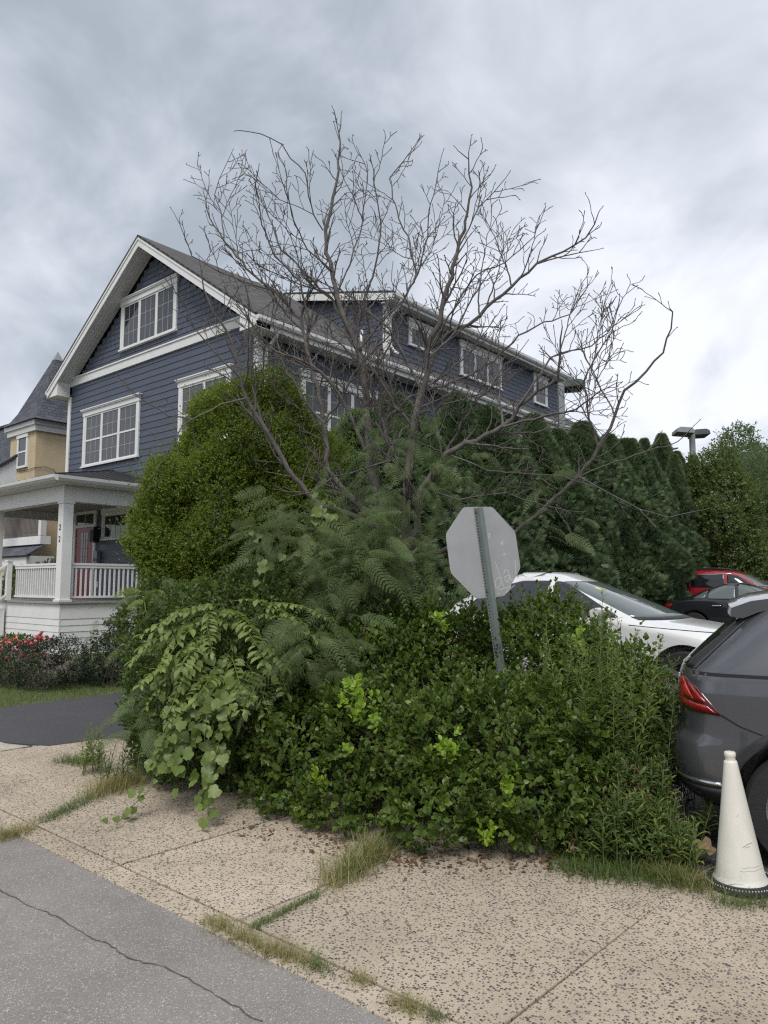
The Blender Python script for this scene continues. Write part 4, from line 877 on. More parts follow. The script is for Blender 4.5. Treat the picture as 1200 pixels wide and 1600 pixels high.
c.patch(round_poly([(-0.7, 1.02), (-0.55, 1.36), (0.55, 1.36), (0.7, 1.02)], 0.05), 'F', 0.005, 'windscreen', M['wglass'], sd); c.patch(round_poly([(-0.6, 1.03), (-0.48, 1.34), (0.48, 1.34), (0.6, 1.03)], 0.05), 'B', 0.005, 'rear_window', M['cglass'], sd)
for s in ('R', 'L'):
    c.patch(round_poly([(1.40, 0.86), (1.62, 0.865), (1.62, 0.835), (1.40, 0.83)], 0.012), s, 0.03, 'door_handle', M['chrome'], sd, 0.04); c.patch(round_poly([(2.2, 0.85), (2.42, 0.855), (2.42, 0.825), (2.2, 0.82)], 0.012), s, 0.03, 'door_handle', M['chrome'], sd, 0.04)
    c.patch([(1.99, 0.3), (1.99, 1.0), (1.998, 1.0), (1.998, 0.3)], s, 0.0015, 'panel_gap', M['seam'], sd, 0.06, thick=False)
    c.patch(round_poly([(0.06, 0.76), (0.06, 0.88), (0.42, 0.88), (0.34, 0.78)], 0.02), s, 0.006, 'tail_light', M['tail'], sd, 0.05)
    c.patch(round_poly([(4.05, 0.64), (4.05, 0.74), (4.4, 0.68), (4.42, 0.60)], 0.02), s, 0.006, 'head_light', M['lens'], sd, 0.05)
rd_rows = [tuple(r) for r in suv_rows]
red_paint = car_mats('red_suv', (0.33, 0.018, 0.03), 0.25, 0.25)
rd, c = make_car('red_suv', 'red SUV parked nose right against the arborvitae', rd_rows, red_paint, (4.98, 12.5, lot_z(12.5)+0.12), math.radians(4), (0.86, 3.54), 0.345, 0.22, 1.60)
sideglass(c, rd, [[(0.62, 1.16), (0.80, 1.44), (1.05, 1.48), (1.05, 1.15)], [(1.12, 1.14), (1.12, 1.50), (1.98, 1.53), (2.02, 1.13)], [(2.10, 1.13), (2.07, 1.52), (2.35, 1.49), (2.88, 1.14)]], M['cglass'])
c.patch(round_poly([(-0.66, 1.14), (-0.56, 1.50), (0.56, 1.50), (0.66, 1.14)], 0.05), 'B', 0.006, 'rear_window', M['cglass'], rd); c.patch(round_poly([(-0.7, 1.16), (-0.55, 1.52), (0.55, 1.52), (0.7, 1.16)], 0.05), 'F', 0.006, 'windscreen', M['wglass'], rd)
for s in ('R', 'L'):
    c.patch([(0.55, 1.10), (0.80, 1.50), (2.2, 1.56), (2.2, 1.535), (0.82, 1.475), (0.60, 1.10)], s, 0.007, 'chrome_strip', M['chrome'], rd, 0.06)
    c.patch([(0.10, 1.10), (0.30, 1.10), (0.36, 0.95), (0.10, 0.95)], s, 0.006, 'tail_light', M['tail3'], rd, 0.05)
    sg = 1 if s == 'L' else -1
    MB().tube([(0.75, sg*0.62, 1.63), (0.85, sg*0.63, 1.70), (1.6, sg*0.63, 1.71), (2.1, sg*0.62, 1.68), (2.2, sg*0.61, 1.62)], 0.018, 6).build('roof_rail', M['clad'], rd, smooth=True)
p = cam_point(1192, 884, 27)
w2, c = make_car('white_van', 'white car at the far right with only its roof showing above the red SUV', wc_rows, white_paint, (p.x-1.2, p.y+0.6, p.z-1.60), math.radians(5), (0.88, 3.70), 0.35, 0.22, 1.62); w2.name = 'white_hatchback'
sideglass(c, w2, [[(1.14, 1.06), (1.14, 1.44), (1.52, 1.53), (1.92, 1.53), (1.96, 1.05)], [(2.02, 1.05), (1.98, 1.53), (2.12, 1.50), (2.92, 1.07)]], M['cglass'])

# ------------------------------------------------------------------ stop sign seen from behind, leaning
def ux(v): return Vector(v).normalized()
top = cam_point(747, 795, 6.10); bot = cam_point(781, 1040, 6.02)
axis = (top-bot).normalized(); top_sign = Vector(top); bot_sign = Vector(cam_point(768, 931, 6.1))
viewd = Vector((-math.sin(HEAD), math.cos(HEAD), 0))
face_n = (viewd*-1.0)                                  # back of the plate looks at the street corner where the camera stands
turn = math.radians(33); face_n = Matrix.Rotation(turn, 3, 'Z') @ face_n
sx = axis.cross(face_n).normalized(); face_n = sx.cross(axis).normalized()
base = bot - axis*(bot.z/axis.z)
S = bpy.data.objects.new('stop_sign', None); COL.objects.link(S); S.empty_display_size = 0.2
S.matrix_world = Matrix((( sx.x, -face_n.x, axis.x, base.x), (sx.y, -face_n.y, axis.y, base.y), (sx.z, -face_n.z, axis.z, base.z), (0, 0, 0, 1)))
tag(S, 'leaning grey back of an octagonal stop sign rising from the hedge', 'sign')
Lp = (top-base).length; R8 = 0.762/2/math.cos(math.pi/8); zc = Lp-0.365
oct_ = [(R8*math.cos(math.pi/8+k*math.pi/4), zc+R8*math.sin(math.pi/8+k*math.pi/4)) for k in range(8)]
pl = MB().prism(round_poly(oct_, 0.03), 'y', -0.003, 0.0).build('plate', M['alu'], S)
MB().prism([(x*0.985, zc+(z-zc)*0.985) for x, z in round_poly(oct_, 0.03)], 'y', 0.0005, 0.0015).build('sign_face', mat('sign_red', (0.42, 0.02, 0.025), 0.4, 0.05), pl)
hat = [(-0.045, -0.004), (-0.045, -0.008), (-0.024, -0.008), (-0.018, -0.036), (0.018, -0.036), (0.024, -0.008), (0.045, -0.008), (0.045, -0.004), (0.020, -0.004), (0.014, -0.031), (-0.014, -0.031), (-0.020, -0.004)]
po = MB().prism([(x*1.12, y) for x, y in hat], 'z', -0.3, Lp+0.005).build('post', M['post'], S)
hm = MB().prism([(0.0055*math.cos(a), 0.0055*math.sin(a)) for a in np.linspace(0, 2*math.pi, 10, endpoint=False)], 'z', 0, 0.0012).build('hole', M['hole'], me_only=True)
for k in range(int(Lp/0.0254)):
    h_ = link('hole', hm, po, (-0.0395, -0.0081, 0.02+k*0.0254)); h_.rotation_euler = (math.pi/2, 0, 0); h_.scale = (1, 1.15, 1)
for z in (Lp-0.03, zc-0.33): MB().tube([(-0.0395, -0.008, z), (-0.0395, -0.016, z)], 0.009, 8).build('bolt', M['rust'], S)
def scratch(pts, w=0.0035):
    mb = MB(); b = 0
    for i in range(len(pts)-1):
        a, c_ = Vector((pts[i][0], 0, pts[i][1])), Vector((pts[i+1][0], 0, pts[i+1][1])); d = (c_-a).normalized(); q = Vector((-d.z, 0, d.x))*w/2
        mb.quad(*[(p.x, -0.0042, p.z) for p in (a-q, c_-q, c_+q, a+q)])
    return mb.build('scratched_letter', M['scratch'], pl)
def SP(u, v): return (0.055+u*0.30, zc-0.345+v*0.30)   # local frame of the scratched word
for s_ in ([(0.30,0.32),(0.22,0.42),(0.10,0.36),(0.04,0.18),(0.12,0.10),(0.24,0.22),(0.30,0.40)], [(0.16,0.86),(0.22,0.60),(0.30,0.30),(0.34,0.14)],
           [(0.42,0.52),(0.52,0.62),(0.60,0.56),(0.62,0.40),(0.52,0.26),(0.42,0.30),(0.44,0.42),(0.62,0.44)], [(0.62,0.44),(0.66,0.30),(0.72,0.34)], [(0.92,0.86),(0.88,0.66),(0.86,0.48),(0.94,0.46)],
           [(0.18,0.06),(0.5,0.12),(0.62,0.14)], [(0.62,0.14),(0.36,-0.06),(0.76,0.16)], [(0.10,-0.03),(0.16,-0.04)], [(0.02,1.62),(0.10,1.66),(0.08,1.56),(0.03,1.52)], [(0.46,1.40),(0.50,1.30)], [(0.54,1.44),(0.52,1.28)], [(0.43,1.34),(0.56,1.36)], [(0.5,1.0),(0.54,1.08),(0.58,1.0)]):
    scratch([SP(*q) for q in s_])

# ------------------------------------------------------------------ white cone
cp = cam_point(1158, 1376, 4.20); CN = empty('traffic_cone', (cp.x, cp.y, 0)); tag(CN, 'white plastic cone on a black rubber ring in front of the grey SUV', 'cone')
kc = 1.0
prof = [(0.150, 0.022), (0.148, 0.035), (0.135, 0.05), (0.128, 0.07), (0.1245, 0.09), (0.123, 0.095), (0.085, 0.35), (0.045, 0.62), (0.0365, 0.68), (0.034, 0.690), (0.028, 0.694), (0.0275, 0.712), (0.031, 0.718), (0.031, 0.735), (0.027, 0.741), (0.018, 0.742), (0.016, 0.735), (0.016, 0.70)]
cb = MB().lathe(prof, 56).build('cone_body', M['cone'], CN, smooth=True); cb.data.set_sharp_from_angle(angle=math.radians(50))
CN.scale = (0.98, 0.98, 0.965); CN.rotation_euler = (0, math.radians(-2.5), HEAD)
MB().lathe([(0.10, 0.0), (0.185, 0.0), (0.195, 0.012), (0.190, 0.032), (0.170, 0.042), (0.145, 0.040), (0.13, 0.03), (0.10, 0.0)], 56).build('base_ring', M['rubber'], CN, smooth=True)
dots = MB()
for k in range(70):
    a = 2*math.pi*k/70; dots.box(0.183*math.cos(a)-0.0022, 0.183*math.cos(a)+0.0022, 0.183*math.sin(a)-0.0022, 0.183*math.sin(a)+0.0022, 0.034, 0.0395)
dots.build('ring_studs', M['scratch'], CN)
def on_cone(a, z): r = np.interp(z, [0.095, 0.35, 0.62], [0.123, 0.085, 0.045])+0.0006; return Vector((r*math.cos(a), r*math.sin(a), z))
def cone_mark(a0, a1, z0, z1, w, n=9):
    mb = MB(); P_ = [(a0+(a1-a0)*t, z0+(z1-z0)*t+random.uniform(-.004, .004)) for t in np.linspace(0, 1, n)]
    for i in range(n-1): mb.quad(on_cone(P_[i][0], P_[i][1]-w), on_cone(P_[i+1][0], P_[i+1][1]-w), on_cone(P_[i+1][0], P_[i+1][1]+w), on_cone(P_[i][0], P_[i][1]+w))
    mb.build('scuff', M['scuff'], cb)
cone_mark(-1.75, -1.15, 0.245, 0.262, 0.0016); cone_mark(-1.62, -1.35, 0.238, 0.243, 0.0012); cone_mark(-1.9, -0.9, 0.135, 0.137, 0.0008); cone_mark(-2.0, -0.7, 0.118, 0.12, 0.0008); cone_mark(-1.9, -1.75, 0.40, 0.41, 0.001)

# ------------------------------------------------------------------ parking lot lamps
def lamp(px, py, depth, heads, label, arm):
    p = cam_point(px, py, depth); root = empty('lot_lamp', (p.x, p.y, 0), HEAD); tag(root, label, 'lamp', 'shoebox lamps above the arborvitae')
    MB().box(-0.085, 0.085, -0.085, 0.085, 0, p.z+0.02).build('pole', M['lampgrey'], root, bevel=0.008)
    for sx_, ry in heads:
        hd = MB(); a, b = sorted((sx_*arm, sx_*(arm+0.66)))
        cx_ = (a+b)/2; hw = (b-a)/2
        for i in range(1):
            pr = [(-hw, -0.05), (-hw*0.96, 0.10), (-hw*0.6, 0.17), (hw*0.6, 0.17), (hw*0.96, 0.10), (hw, -0.05)]
            hd.prism([(x, z) for x, z in pr], 'y', -0.28, 0.28)
        o = hd.build('lamp_head', M['lampgrey'] if not ry else M['lampdark'], root, bevel=0.02); o.location = (cx_+ (0.0 if not ry else 0.0), (0.25 if ry else -0.1), p.z-0.05); o.rotation_euler = (math.radians(-6), math.radians(-4*sx_), 0)
        MB().box(-hw*0.8, hw*0.8, -0.24, 0.24, -0.06, -0.052).build('lens', M['lampdark'], o)
        MB().box(min(0.086*sx_, sx_*(arm+0.03)), max(0.086*sx_, sx_*(arm+0.03)), -0.04, 0.04, p.z-0.06, p.z+0.0).build('arm', M['lampgrey'], root)
lamp(876, 600, 20.5, ((1, True),), 'grey lamp post close to the rear corner of the blue house', 0.06)
lamp(1081, 676, 27.0, ((-1, False), (1, True)), 'twin headed grey lamp post above the trees at right', 0.04)

# ------------------------------------------------------------------ vegetation: leaf shapes and generators
def quadleaf(w=0.5, fold=0.10, tip=0.0):      # 4 tris, folded along the midrib
    V = np.array([(0,0,0), (-w*0.5,0.42,fold), (0,0.45,0), (w*0.5,0.42,fold), (-w*0.42,0.72,fold*0.8), (w*0.42,0.72,fold*0.8), (0,0.74,-0.02), (0,1,-0.06+tip)], float)
    F = np.array([(0,2,1,1), (0,3,2,2), (1,2,6,4), (2,3,5,6), (4,6,7,7), (6,5,7,7)])
    T = []
    for f in F:
        T.append((f[0], f[1], f[2]))
        if f[3] != f[2]: T.append((f[0], f[2], f[3]))
    return V, np.array(T)
L_OBO = quadleaf(0.62, 0.08)
L_NAR = quadleaf(0.22, 0.04, -0.12)
L_DIA = (np.array([(0,0,0), (-0.27,0.5,0.05), (0.27,0.5,0.05), (0,1,-0.03)], float), np.array([(0,2,1), (1,2,3)]))
L_OVA = (np.array([(0,0,0), (-0.36,0.35,0.05), (0.36,0.35,0.05), (0,1,-0.05), (0,0.45,-0.02)], float), np.array([(0,4,1), (0,2,4), (1,4,3), (4,2,3)]))
def vnoise(P, f, seed=0):
    P = P*f + seed*13.7
    return (np.sin(P[:, 0]*1.7+np.sin(P[:, 1]*2.3)*1.3)+np.sin(P[:, 1]*1.9+np.sin(P[:, 2]*2.1)*1.2)+np.sin(P[:, 2]*2.2+np.sin(P[:, 0]*1.6)*1.4))/3
def sample_union(ells, n, inner=0.0, zmin=0.03, lump=0.0, freq=3.0, seed=0):
    """points on (or a little inside) the outer surface of a union of ellipsoids; returns points and outward normals"""
    A = np.array([[*c, *r] for c, r in ells]); ar = (A[:, 3]*A[:, 4]+A[:, 4]*A[:, 5]+A[:, 3]*A[:, 5]); PP, NN = [], []
    got = 0
    while got < n:
        m = n*2; k = rng.choice(len(A), m, p=ar/ar.sum()); d = nrm(rng.normal(size=(m, 3)))
        sc_ = 1 - inner*rng.random(m)**1.3
        C, Rr = A[k, :3], A[k, 3:]
        nn = nrm(d/Rr); p = C + d*Rr*sc_[:, None]
        if lump: p = p + nn*(lump*vnoise(p, freq, seed))[:, None]
        ok = p[:, 2] > zmin
        for j in range(len(A)):
            q = ((p-A[j, :3])/A[j, 3:]); ok &= ~((k != j) & ((q*q).sum(1) < (0.93-inner)**2))
        PP.append(p[ok]); NN.append(nn[ok]); got += ok.sum()
    return np.concatenate(PP)[:n], np.concatenate(NN)[:n]
UP = np.array([0, 0, 1.0])
def shoots(P, Nn, nodes, length, leaf, tmpl, up=0.5, rand=0.5, spread=0.8, lenj=0.35, pair=True):
    """leafy shoots growing out of points P: leaf positions, directions, normals, sizes"""
    n = len(P); d = nrm(Nn*0.7 + UP*up + rng.normal(size=(n, 3))*rand)
    L = length*(1+rng.uniform(-lenj, lenj, n)); a = nrm(np.cross(d, rng.normal(size=(n, 3)))); b = np.cross(d, a)
    pos, dr, nv, sz, base = [], [], [], [], P - d*(L*0.45)[:, None]
    tn = []; tone = np.clip(rng.random(n)*0.8+0.2*rng.random(n), 0, 1)
    for k in range(nodes):
        t = (k+0.3)/nodes; ph = (k % 2)*math.pi/2 + rng.normal(size=n)*0.25
        s = a*np.cos(ph)[:, None] + b*np.sin(ph)[:, None]; c = base + d*(L*t)[:, None]
        for sg in ((1, -1) if pair else (1 if k % 2 else -1,)):
            f = nrm(s*sg*spread*(1.05-0.45*t) + d*(0.45+0.5*t) + rng.normal(size=(n, 3))*0.18)
            pos.append(c); dr.append(f); nv.append(nrm(d*0.9 + UP*0.35 - s*sg*0.2)); sz.append(leaf*(1+rng.uniform(-0.38, 0.30, n))*(1.0 if t < 0.75 else 0.8)); tn.append(tone)
    f = nrm(d + rng.normal(size=(n, 3))*0.25); pos.append(base+d*(L*0.95)[:, None]); dr.append(f); nv.append(nrm(s+UP*0.3)); sz.append(leaf*0.7*np.ones(n)); tn.append(tone)
    return tuple(np.concatenate(x) for x in (pos, dr, nv, sz, tn))
def cat(*s): return tuple(np.concatenate(x) for x in zip(*s))
def leaf_part(name, data, tmpl, m, parent, stuff=True):
    V, F = scatter(*tmpl, *data[:4]); o = link(name, np_mesh(name, V, F, m, tone=np.repeat(data[4], len(tmpl[1])) if len(data) > 4 else None), parent)
    if stuff: o['kind'] = 'stuff'
    return o
def stems(name, P, Nn, base, r, m, parent, seg=4):
    mb = MB()
    for p, q in zip(P, Nn):
        b = np.array(base) + np.array([rng.normal()*0.15, rng.normal()*0.15, 0]); mid = (p*0.5+b*0.5)+np.array([rng.normal()*.06, rng.normal()*.06, 0.08])
        pts = [b, b*0.6+mid*0.4, mid, p*0.7+mid*0.3, p]; mb.tube([tuple(x) for x in pts], [r, r*0.8, r*0.6, r*0.4, r*0.25], seg, cap=False)
    o = mb.build(name, m, parent); o['kind'] = 'stuff'; return o
def CP(px, py, d): return np.array(cam_point(px, py, d))
def ell(px, py, depth, rx, ry, rz):
    """ellipsoid centred on a sight line"""
    return (tuple(CP(px, py, depth)), (rx, ry, rz))

# --- large clipped evergreen shrub, upper left
SH = empty('evergreen_shrub', (6.6, -5.9, 0)); tag(SH, 'tall rounded small leaved evergreen shrub in front of the blue house', 'shrub')
def at_root(o, r): o.location = o.location - r.location; return o
E1 = [ell(360, 960, 8.2, 0.85, 0.80, 1.1), ell(365, 810, 8.25, 0.86, 0.85, 0.92), ell(375, 700, 8.3, 0.70, 0.72, 0.62), ell(402, 632, 8.35, 0.44, 0.45, 0.33), ell(285, 815, 8.0, 0.42, 0.42, 0.60), ell(275, 890, 7.9, 0.30, 0.30, 0.4), ell(455, 720, 8.4, 0.45, 0.5, 0.6), ell(440, 820, 8.2, 0.6, 0.6, 0.7), ell(310, 745, 8.1, 0.34, 0.32, 0.36)]
P, Nn = sample_union(E1, 15000, 0.0, 0.2, 0.19, 3.4, 1); d1 = shoots(P, Nn, 5, 0.13, 0.034, L_DIA, 0.45, 0.55)
P, Nn = sample_union(E1, 11000, 0.35, 0.2, 0.19, 3.4, 1); d2 = shoots(P, Nn, 4, 0.14, 0.040, L_DIA, 0.3, 0.7)
P, Nn = sample_union(E1, 2200, 0.0, 0.2, 0.24, 3.4, 1); d3 = shoots(P, Nn, 8, 0.36, 0.030, L_DIA, 0.9, 0.35)
P, Nn = sample_union(E1, 420, 0.0, 1.6, 0.24, 3.4, 1); d4 = shoots(P, Nn, 12, 0.62, 0.028, L_DIA, 0.8, 0.5)
at_root(leaf_part('foliage', cat(d1, d2, d3, d4), L_DIA, M['round'], SH), SH)
P, Nn = sample_union(E1, 60, 0.1, 0.5); at_root(stems('stem', P, Nn, (6.6, -5.9, 0.0), 0.022, M['bark'], SH), SH)

# --- the big overgrown hedge at the front
HG = empty('hedge_shrub', (10.2, -6.2, 0)); tag(HG, 'large overgrown glossy green hedge spilling over the sidewalk', 'hedge')
E2 = [ell(500, 1185, 5.65, 0.48, 0.46, 0.46), ell(600, 1165, 5.45, 0.52, 0.48, 0.46), ell(690, 1170, 5.25, 0.50, 0.46, 0.40), ell(790, 1170, 5.15, 0.50, 0.46, 0.40), ell(880, 1160, 5.15, 0.44, 0.44, 0.40), ell(950, 1160, 5.2, 0.34, 0.34, 0.36),
      ell(560, 1075, 6.2, 0.52, 0.5, 0.52), ell(640, 1060, 6.5, 0.55, 0.5, 0.60), ell(720, 1065, 6.7, 0.50, 0.45, 0.58), ell(800, 1060, 6.6, 0.45, 0.45, 0.58), ell(855, 1050, 6.25, 0.42, 0.40, 0.58), ell(935, 1085, 5.7, 0.36, 0.34, 0.43), ell(750, 1130, 5.8, 0.6, 0.4, 0.30),
      ell(690, 1255, 4.95, 0.42, 0.36, 0.30), ell(820, 1255, 4.86, 0.40, 0.36, 0.30), ell(560, 1245, 5.20, 0.42, 0.36, 0.30), ell(445, 1240, 5.55, 0.28, 0.26, 0.26), ell(890, 1220, 4.95, 0.30, 0.30, 0.30)]
P, Nn = sample_union(E2, 3300, 0.0, 0.06, 0.11, 4.6, 2); h1 = shoots(P, Nn, 5, 0.17, 0.054, L_OBO, 0.45, 0.5)
P, Nn = sample_union(E2, 1500, 0.40, 0.05, 0.10, 4.6, 2); h2 = shoots(P, Nn, 4, 0.15, 0.055, L_OBO, 0.2, 0.7)
P, Nn = sample_union(E2, 620, 0.0, 0.10, 0.11, 4.6, 2); h3 = shoots(P, Nn, 7, 0.33, 0.052, L_OBO, 0.5, 0.4)
P, Nn = sample_union(E2[6:12], 330, 0.0, 0.75, 0.11, 4.6, 2); h4 = shoots(P, Nn, 9, 0.36, 0.040, L_OBO, 1.1, 0.25); h3 = cat(h3, h4)
hd = cat(h1, h2, h3)
def hedge_leaves(data, root, tmpl, m, cnt):
    d = np.linalg.norm(data[0]-np.array(CAM), axis=1)/data[3]; order = np.argsort(d); pick = order[:cnt]
    sub = tuple(x[pick] for x in data); keep = np.ones(len(d), bool); keep[pick] = False
    mes = [np_mesh('leaf', tmpl[0], tmpl[1], m, tone=(k+0.5)/6) for k in range(6)]; loc = np.array(root.location)
    for i in range(len(pick)):
        dd = nrm(sub[1][i]); s = nrm(np.cross(dd, sub[2][i])); u = np.cross(s, dd); k = sub[3][i]; q = sub[0][i]-loc
        o = link('leaf', mes[min(5, int(sub[4][i]*6))], root)
        o.matrix_basis = Matrix([[s[0]*k, dd[0]*k, u[0]*k, q[0]], [s[1]*k, dd[1]*k, u[1]*k, q[1]], [s[2]*k, dd[2]*k, u[2]*k, q[2]], [0, 0, 0, 1]])
    return tuple(x[keep] for x in data)
rest = hedge_leaves(hd, HG, L_OBO, M['hedge'], 300)
at_root(leaf_part('foliage', rest, L_OBO, M['hedge'], HG), HG)
P, Nn = sample_union(E2, 240, 0.1, 0.1); at_root(stems('stem', P, Nn, (10.1, -6.3, 0.0), 0.012, M['twig'], HG), HG)
P, Nn = sample_union(E2, 60, 0.05, 0.1, 0.10, 4.6, 2); at_root(leaf_part('dead_leaves', shoots(P, Nn, 2, 0.1, 0.045, L_OBO, -0.2, 0.9), quadleaf(0.4, 0.18, -0.3), M['litter'], HG), HG)
P, Nn = sample_union(E2, 150, 0.0, 0.1, 0.12, 4.6, 2); at_root(leaf_part('narrow_shoots', shoots(P, Nn, 7, 0.28, 0.045, L_OBO, 0.7, 0.4), quadleaf(0.30, 0.05, -0.1), M['weed'], HG), HG)
# bright new growth
for px, py, dp, n_, sp in ((568, 1105, 5.0, 26, 0.16), (700, 1175, 4.72, 10, 0.08), (762, 1305, 4.55, 5, 0.07), (500, 1215, 5.0, 5, 0.07), (800, 1245, 4.5, 6, 0.1), (690, 970, 5.6, 5, 0.08), (905, 1010, 5.2, 4, 0.1)):
    c_ = CP(px, py, dp); pts = c_ + rng.normal(size=(n_, 3))*sp*0.5; at_root(leaf_part('new_growth', shoots(pts, np.tile([0.3, -0.6, 0.4], (n_, 1)), 4, 0.12, 0.048, L_OBO, 0.6, 0.4), L_OBO, M['hedge_new'], HG), HG)

# --- darker undergrowth left of the hedge
UG = empty('undergrowth_shrub', (8.3, -6.9, 0)); tag(UG, 'dark small leaved shrub under the vine at the left of the hedge', 'shrub')
E3 = [ell(318, 1110, 6.3, 0.50, 0.48, 0.70), ell(390, 1090, 6.2, 0.55, 0.5, 0.75), ell(262, 1090, 6.75, 0.34, 0.34, 0.72), ell(320, 1000, 6.6, 0.55, 0.5, 0.5), ell(430, 990, 6.6, 0.55, 0.5, 0.6), ell(540, 960, 6.9, 0.55, 0.55, 0.6), ell(245, 985, 7.1, 0.28, 0.3, 0.5)]
P, Nn = sample_union(E3, 2900, 0.0, 0.05, 0.09, 5, 3); u1 = shoots(P, Nn, 5, 0.15, 0.042, L_OBO, 0.4, 0.5)
P, Nn = sample_union(E3, 1900, 0.35, 0.05, 0.09, 5, 3); u2 = shoots(P, Nn, 4, 0.14, 0.044, L_OBO, 0.2, 0.7)
at_root(leaf_part('foliage', cat(u1, u2), L_OBO, M['under'], UG), UG)
P, Nn = sample_union(E3, 90, 0.1, 0.1); at_root(stems('stem', P, Nn, (8.2, -6.9, 0.0), 0.012, M['twig'], UG), UG)

# --- the bare tree with feathery leaves on its lower limbs
TR = empty('bare_tree', tuple(CP(630, 1000, 7.35)*np.array([1, 1, 0]))); tag(TR, 'multi stemmed tree with bare upper branches and feathery lower leaves', 'tree')
TB = np.array(TR.location); SIGN_C = np.array((top_sign+bot_sign)/2)
def wob(pts, amp):
    out = [pts[0]]
    for a, b in zip(pts[:-1], pts[1:]):
        L = np.linalg.norm(b-a); k = max(1, int(L/0.09))
        for i in range(1, k+1):
            out.append(a+(b-a)*i/k + (rng.normal(size=3)*amp if i < k else rng.normal(size=3)*amp*0.5))
    return out
def grow(mb, p, d, L, r, order, seg=0.055, spread=0.75):
    """zig-zag twig with alternating side twigs and swollen buds"""
    if np.linalg.norm(p+nrm(d)*L*0.6-SIGN_C) < 0.62+L*0.4: return
    n = max(3, int(L/seg)); pts = [p]; d = nrm(d); side = nrm(np.cross(d, rng.normal(size=3))); kids = []
    for i in range(n):
        d = nrm(d + side*(0.20 if i % 2 else -0.20) + UP*0.035 + rng.normal(size=3)*0.10); p = p + d*(L/n); pts.append(p)
        if order > 0 and i > 0 and rng.random() < (0.66 if order > 1 else 0.48):
            s = nrm(side*(1 if i % 2 else -1)*0.9 + rng.normal(size=3)*0.45); kids.append((p, nrm(d*0.75+s*spread+UP*0.12), L*rng.uniform(0.28, 0.55)*(1-0.45*i/n), max(r*(1-0.7*i/n)*0.62, 0.0034)))
    rad = list(np.linspace(r, max(r*0.35, 0.0027), len(pts))); rad[-1] *= 1.5
    mb.tube([tuple(q-TB) for q in pts], rad, 4 if r < 0.012 else 6, cap=False)
    for k in kids: grow(mb, *k[:3], k[3], order-1)
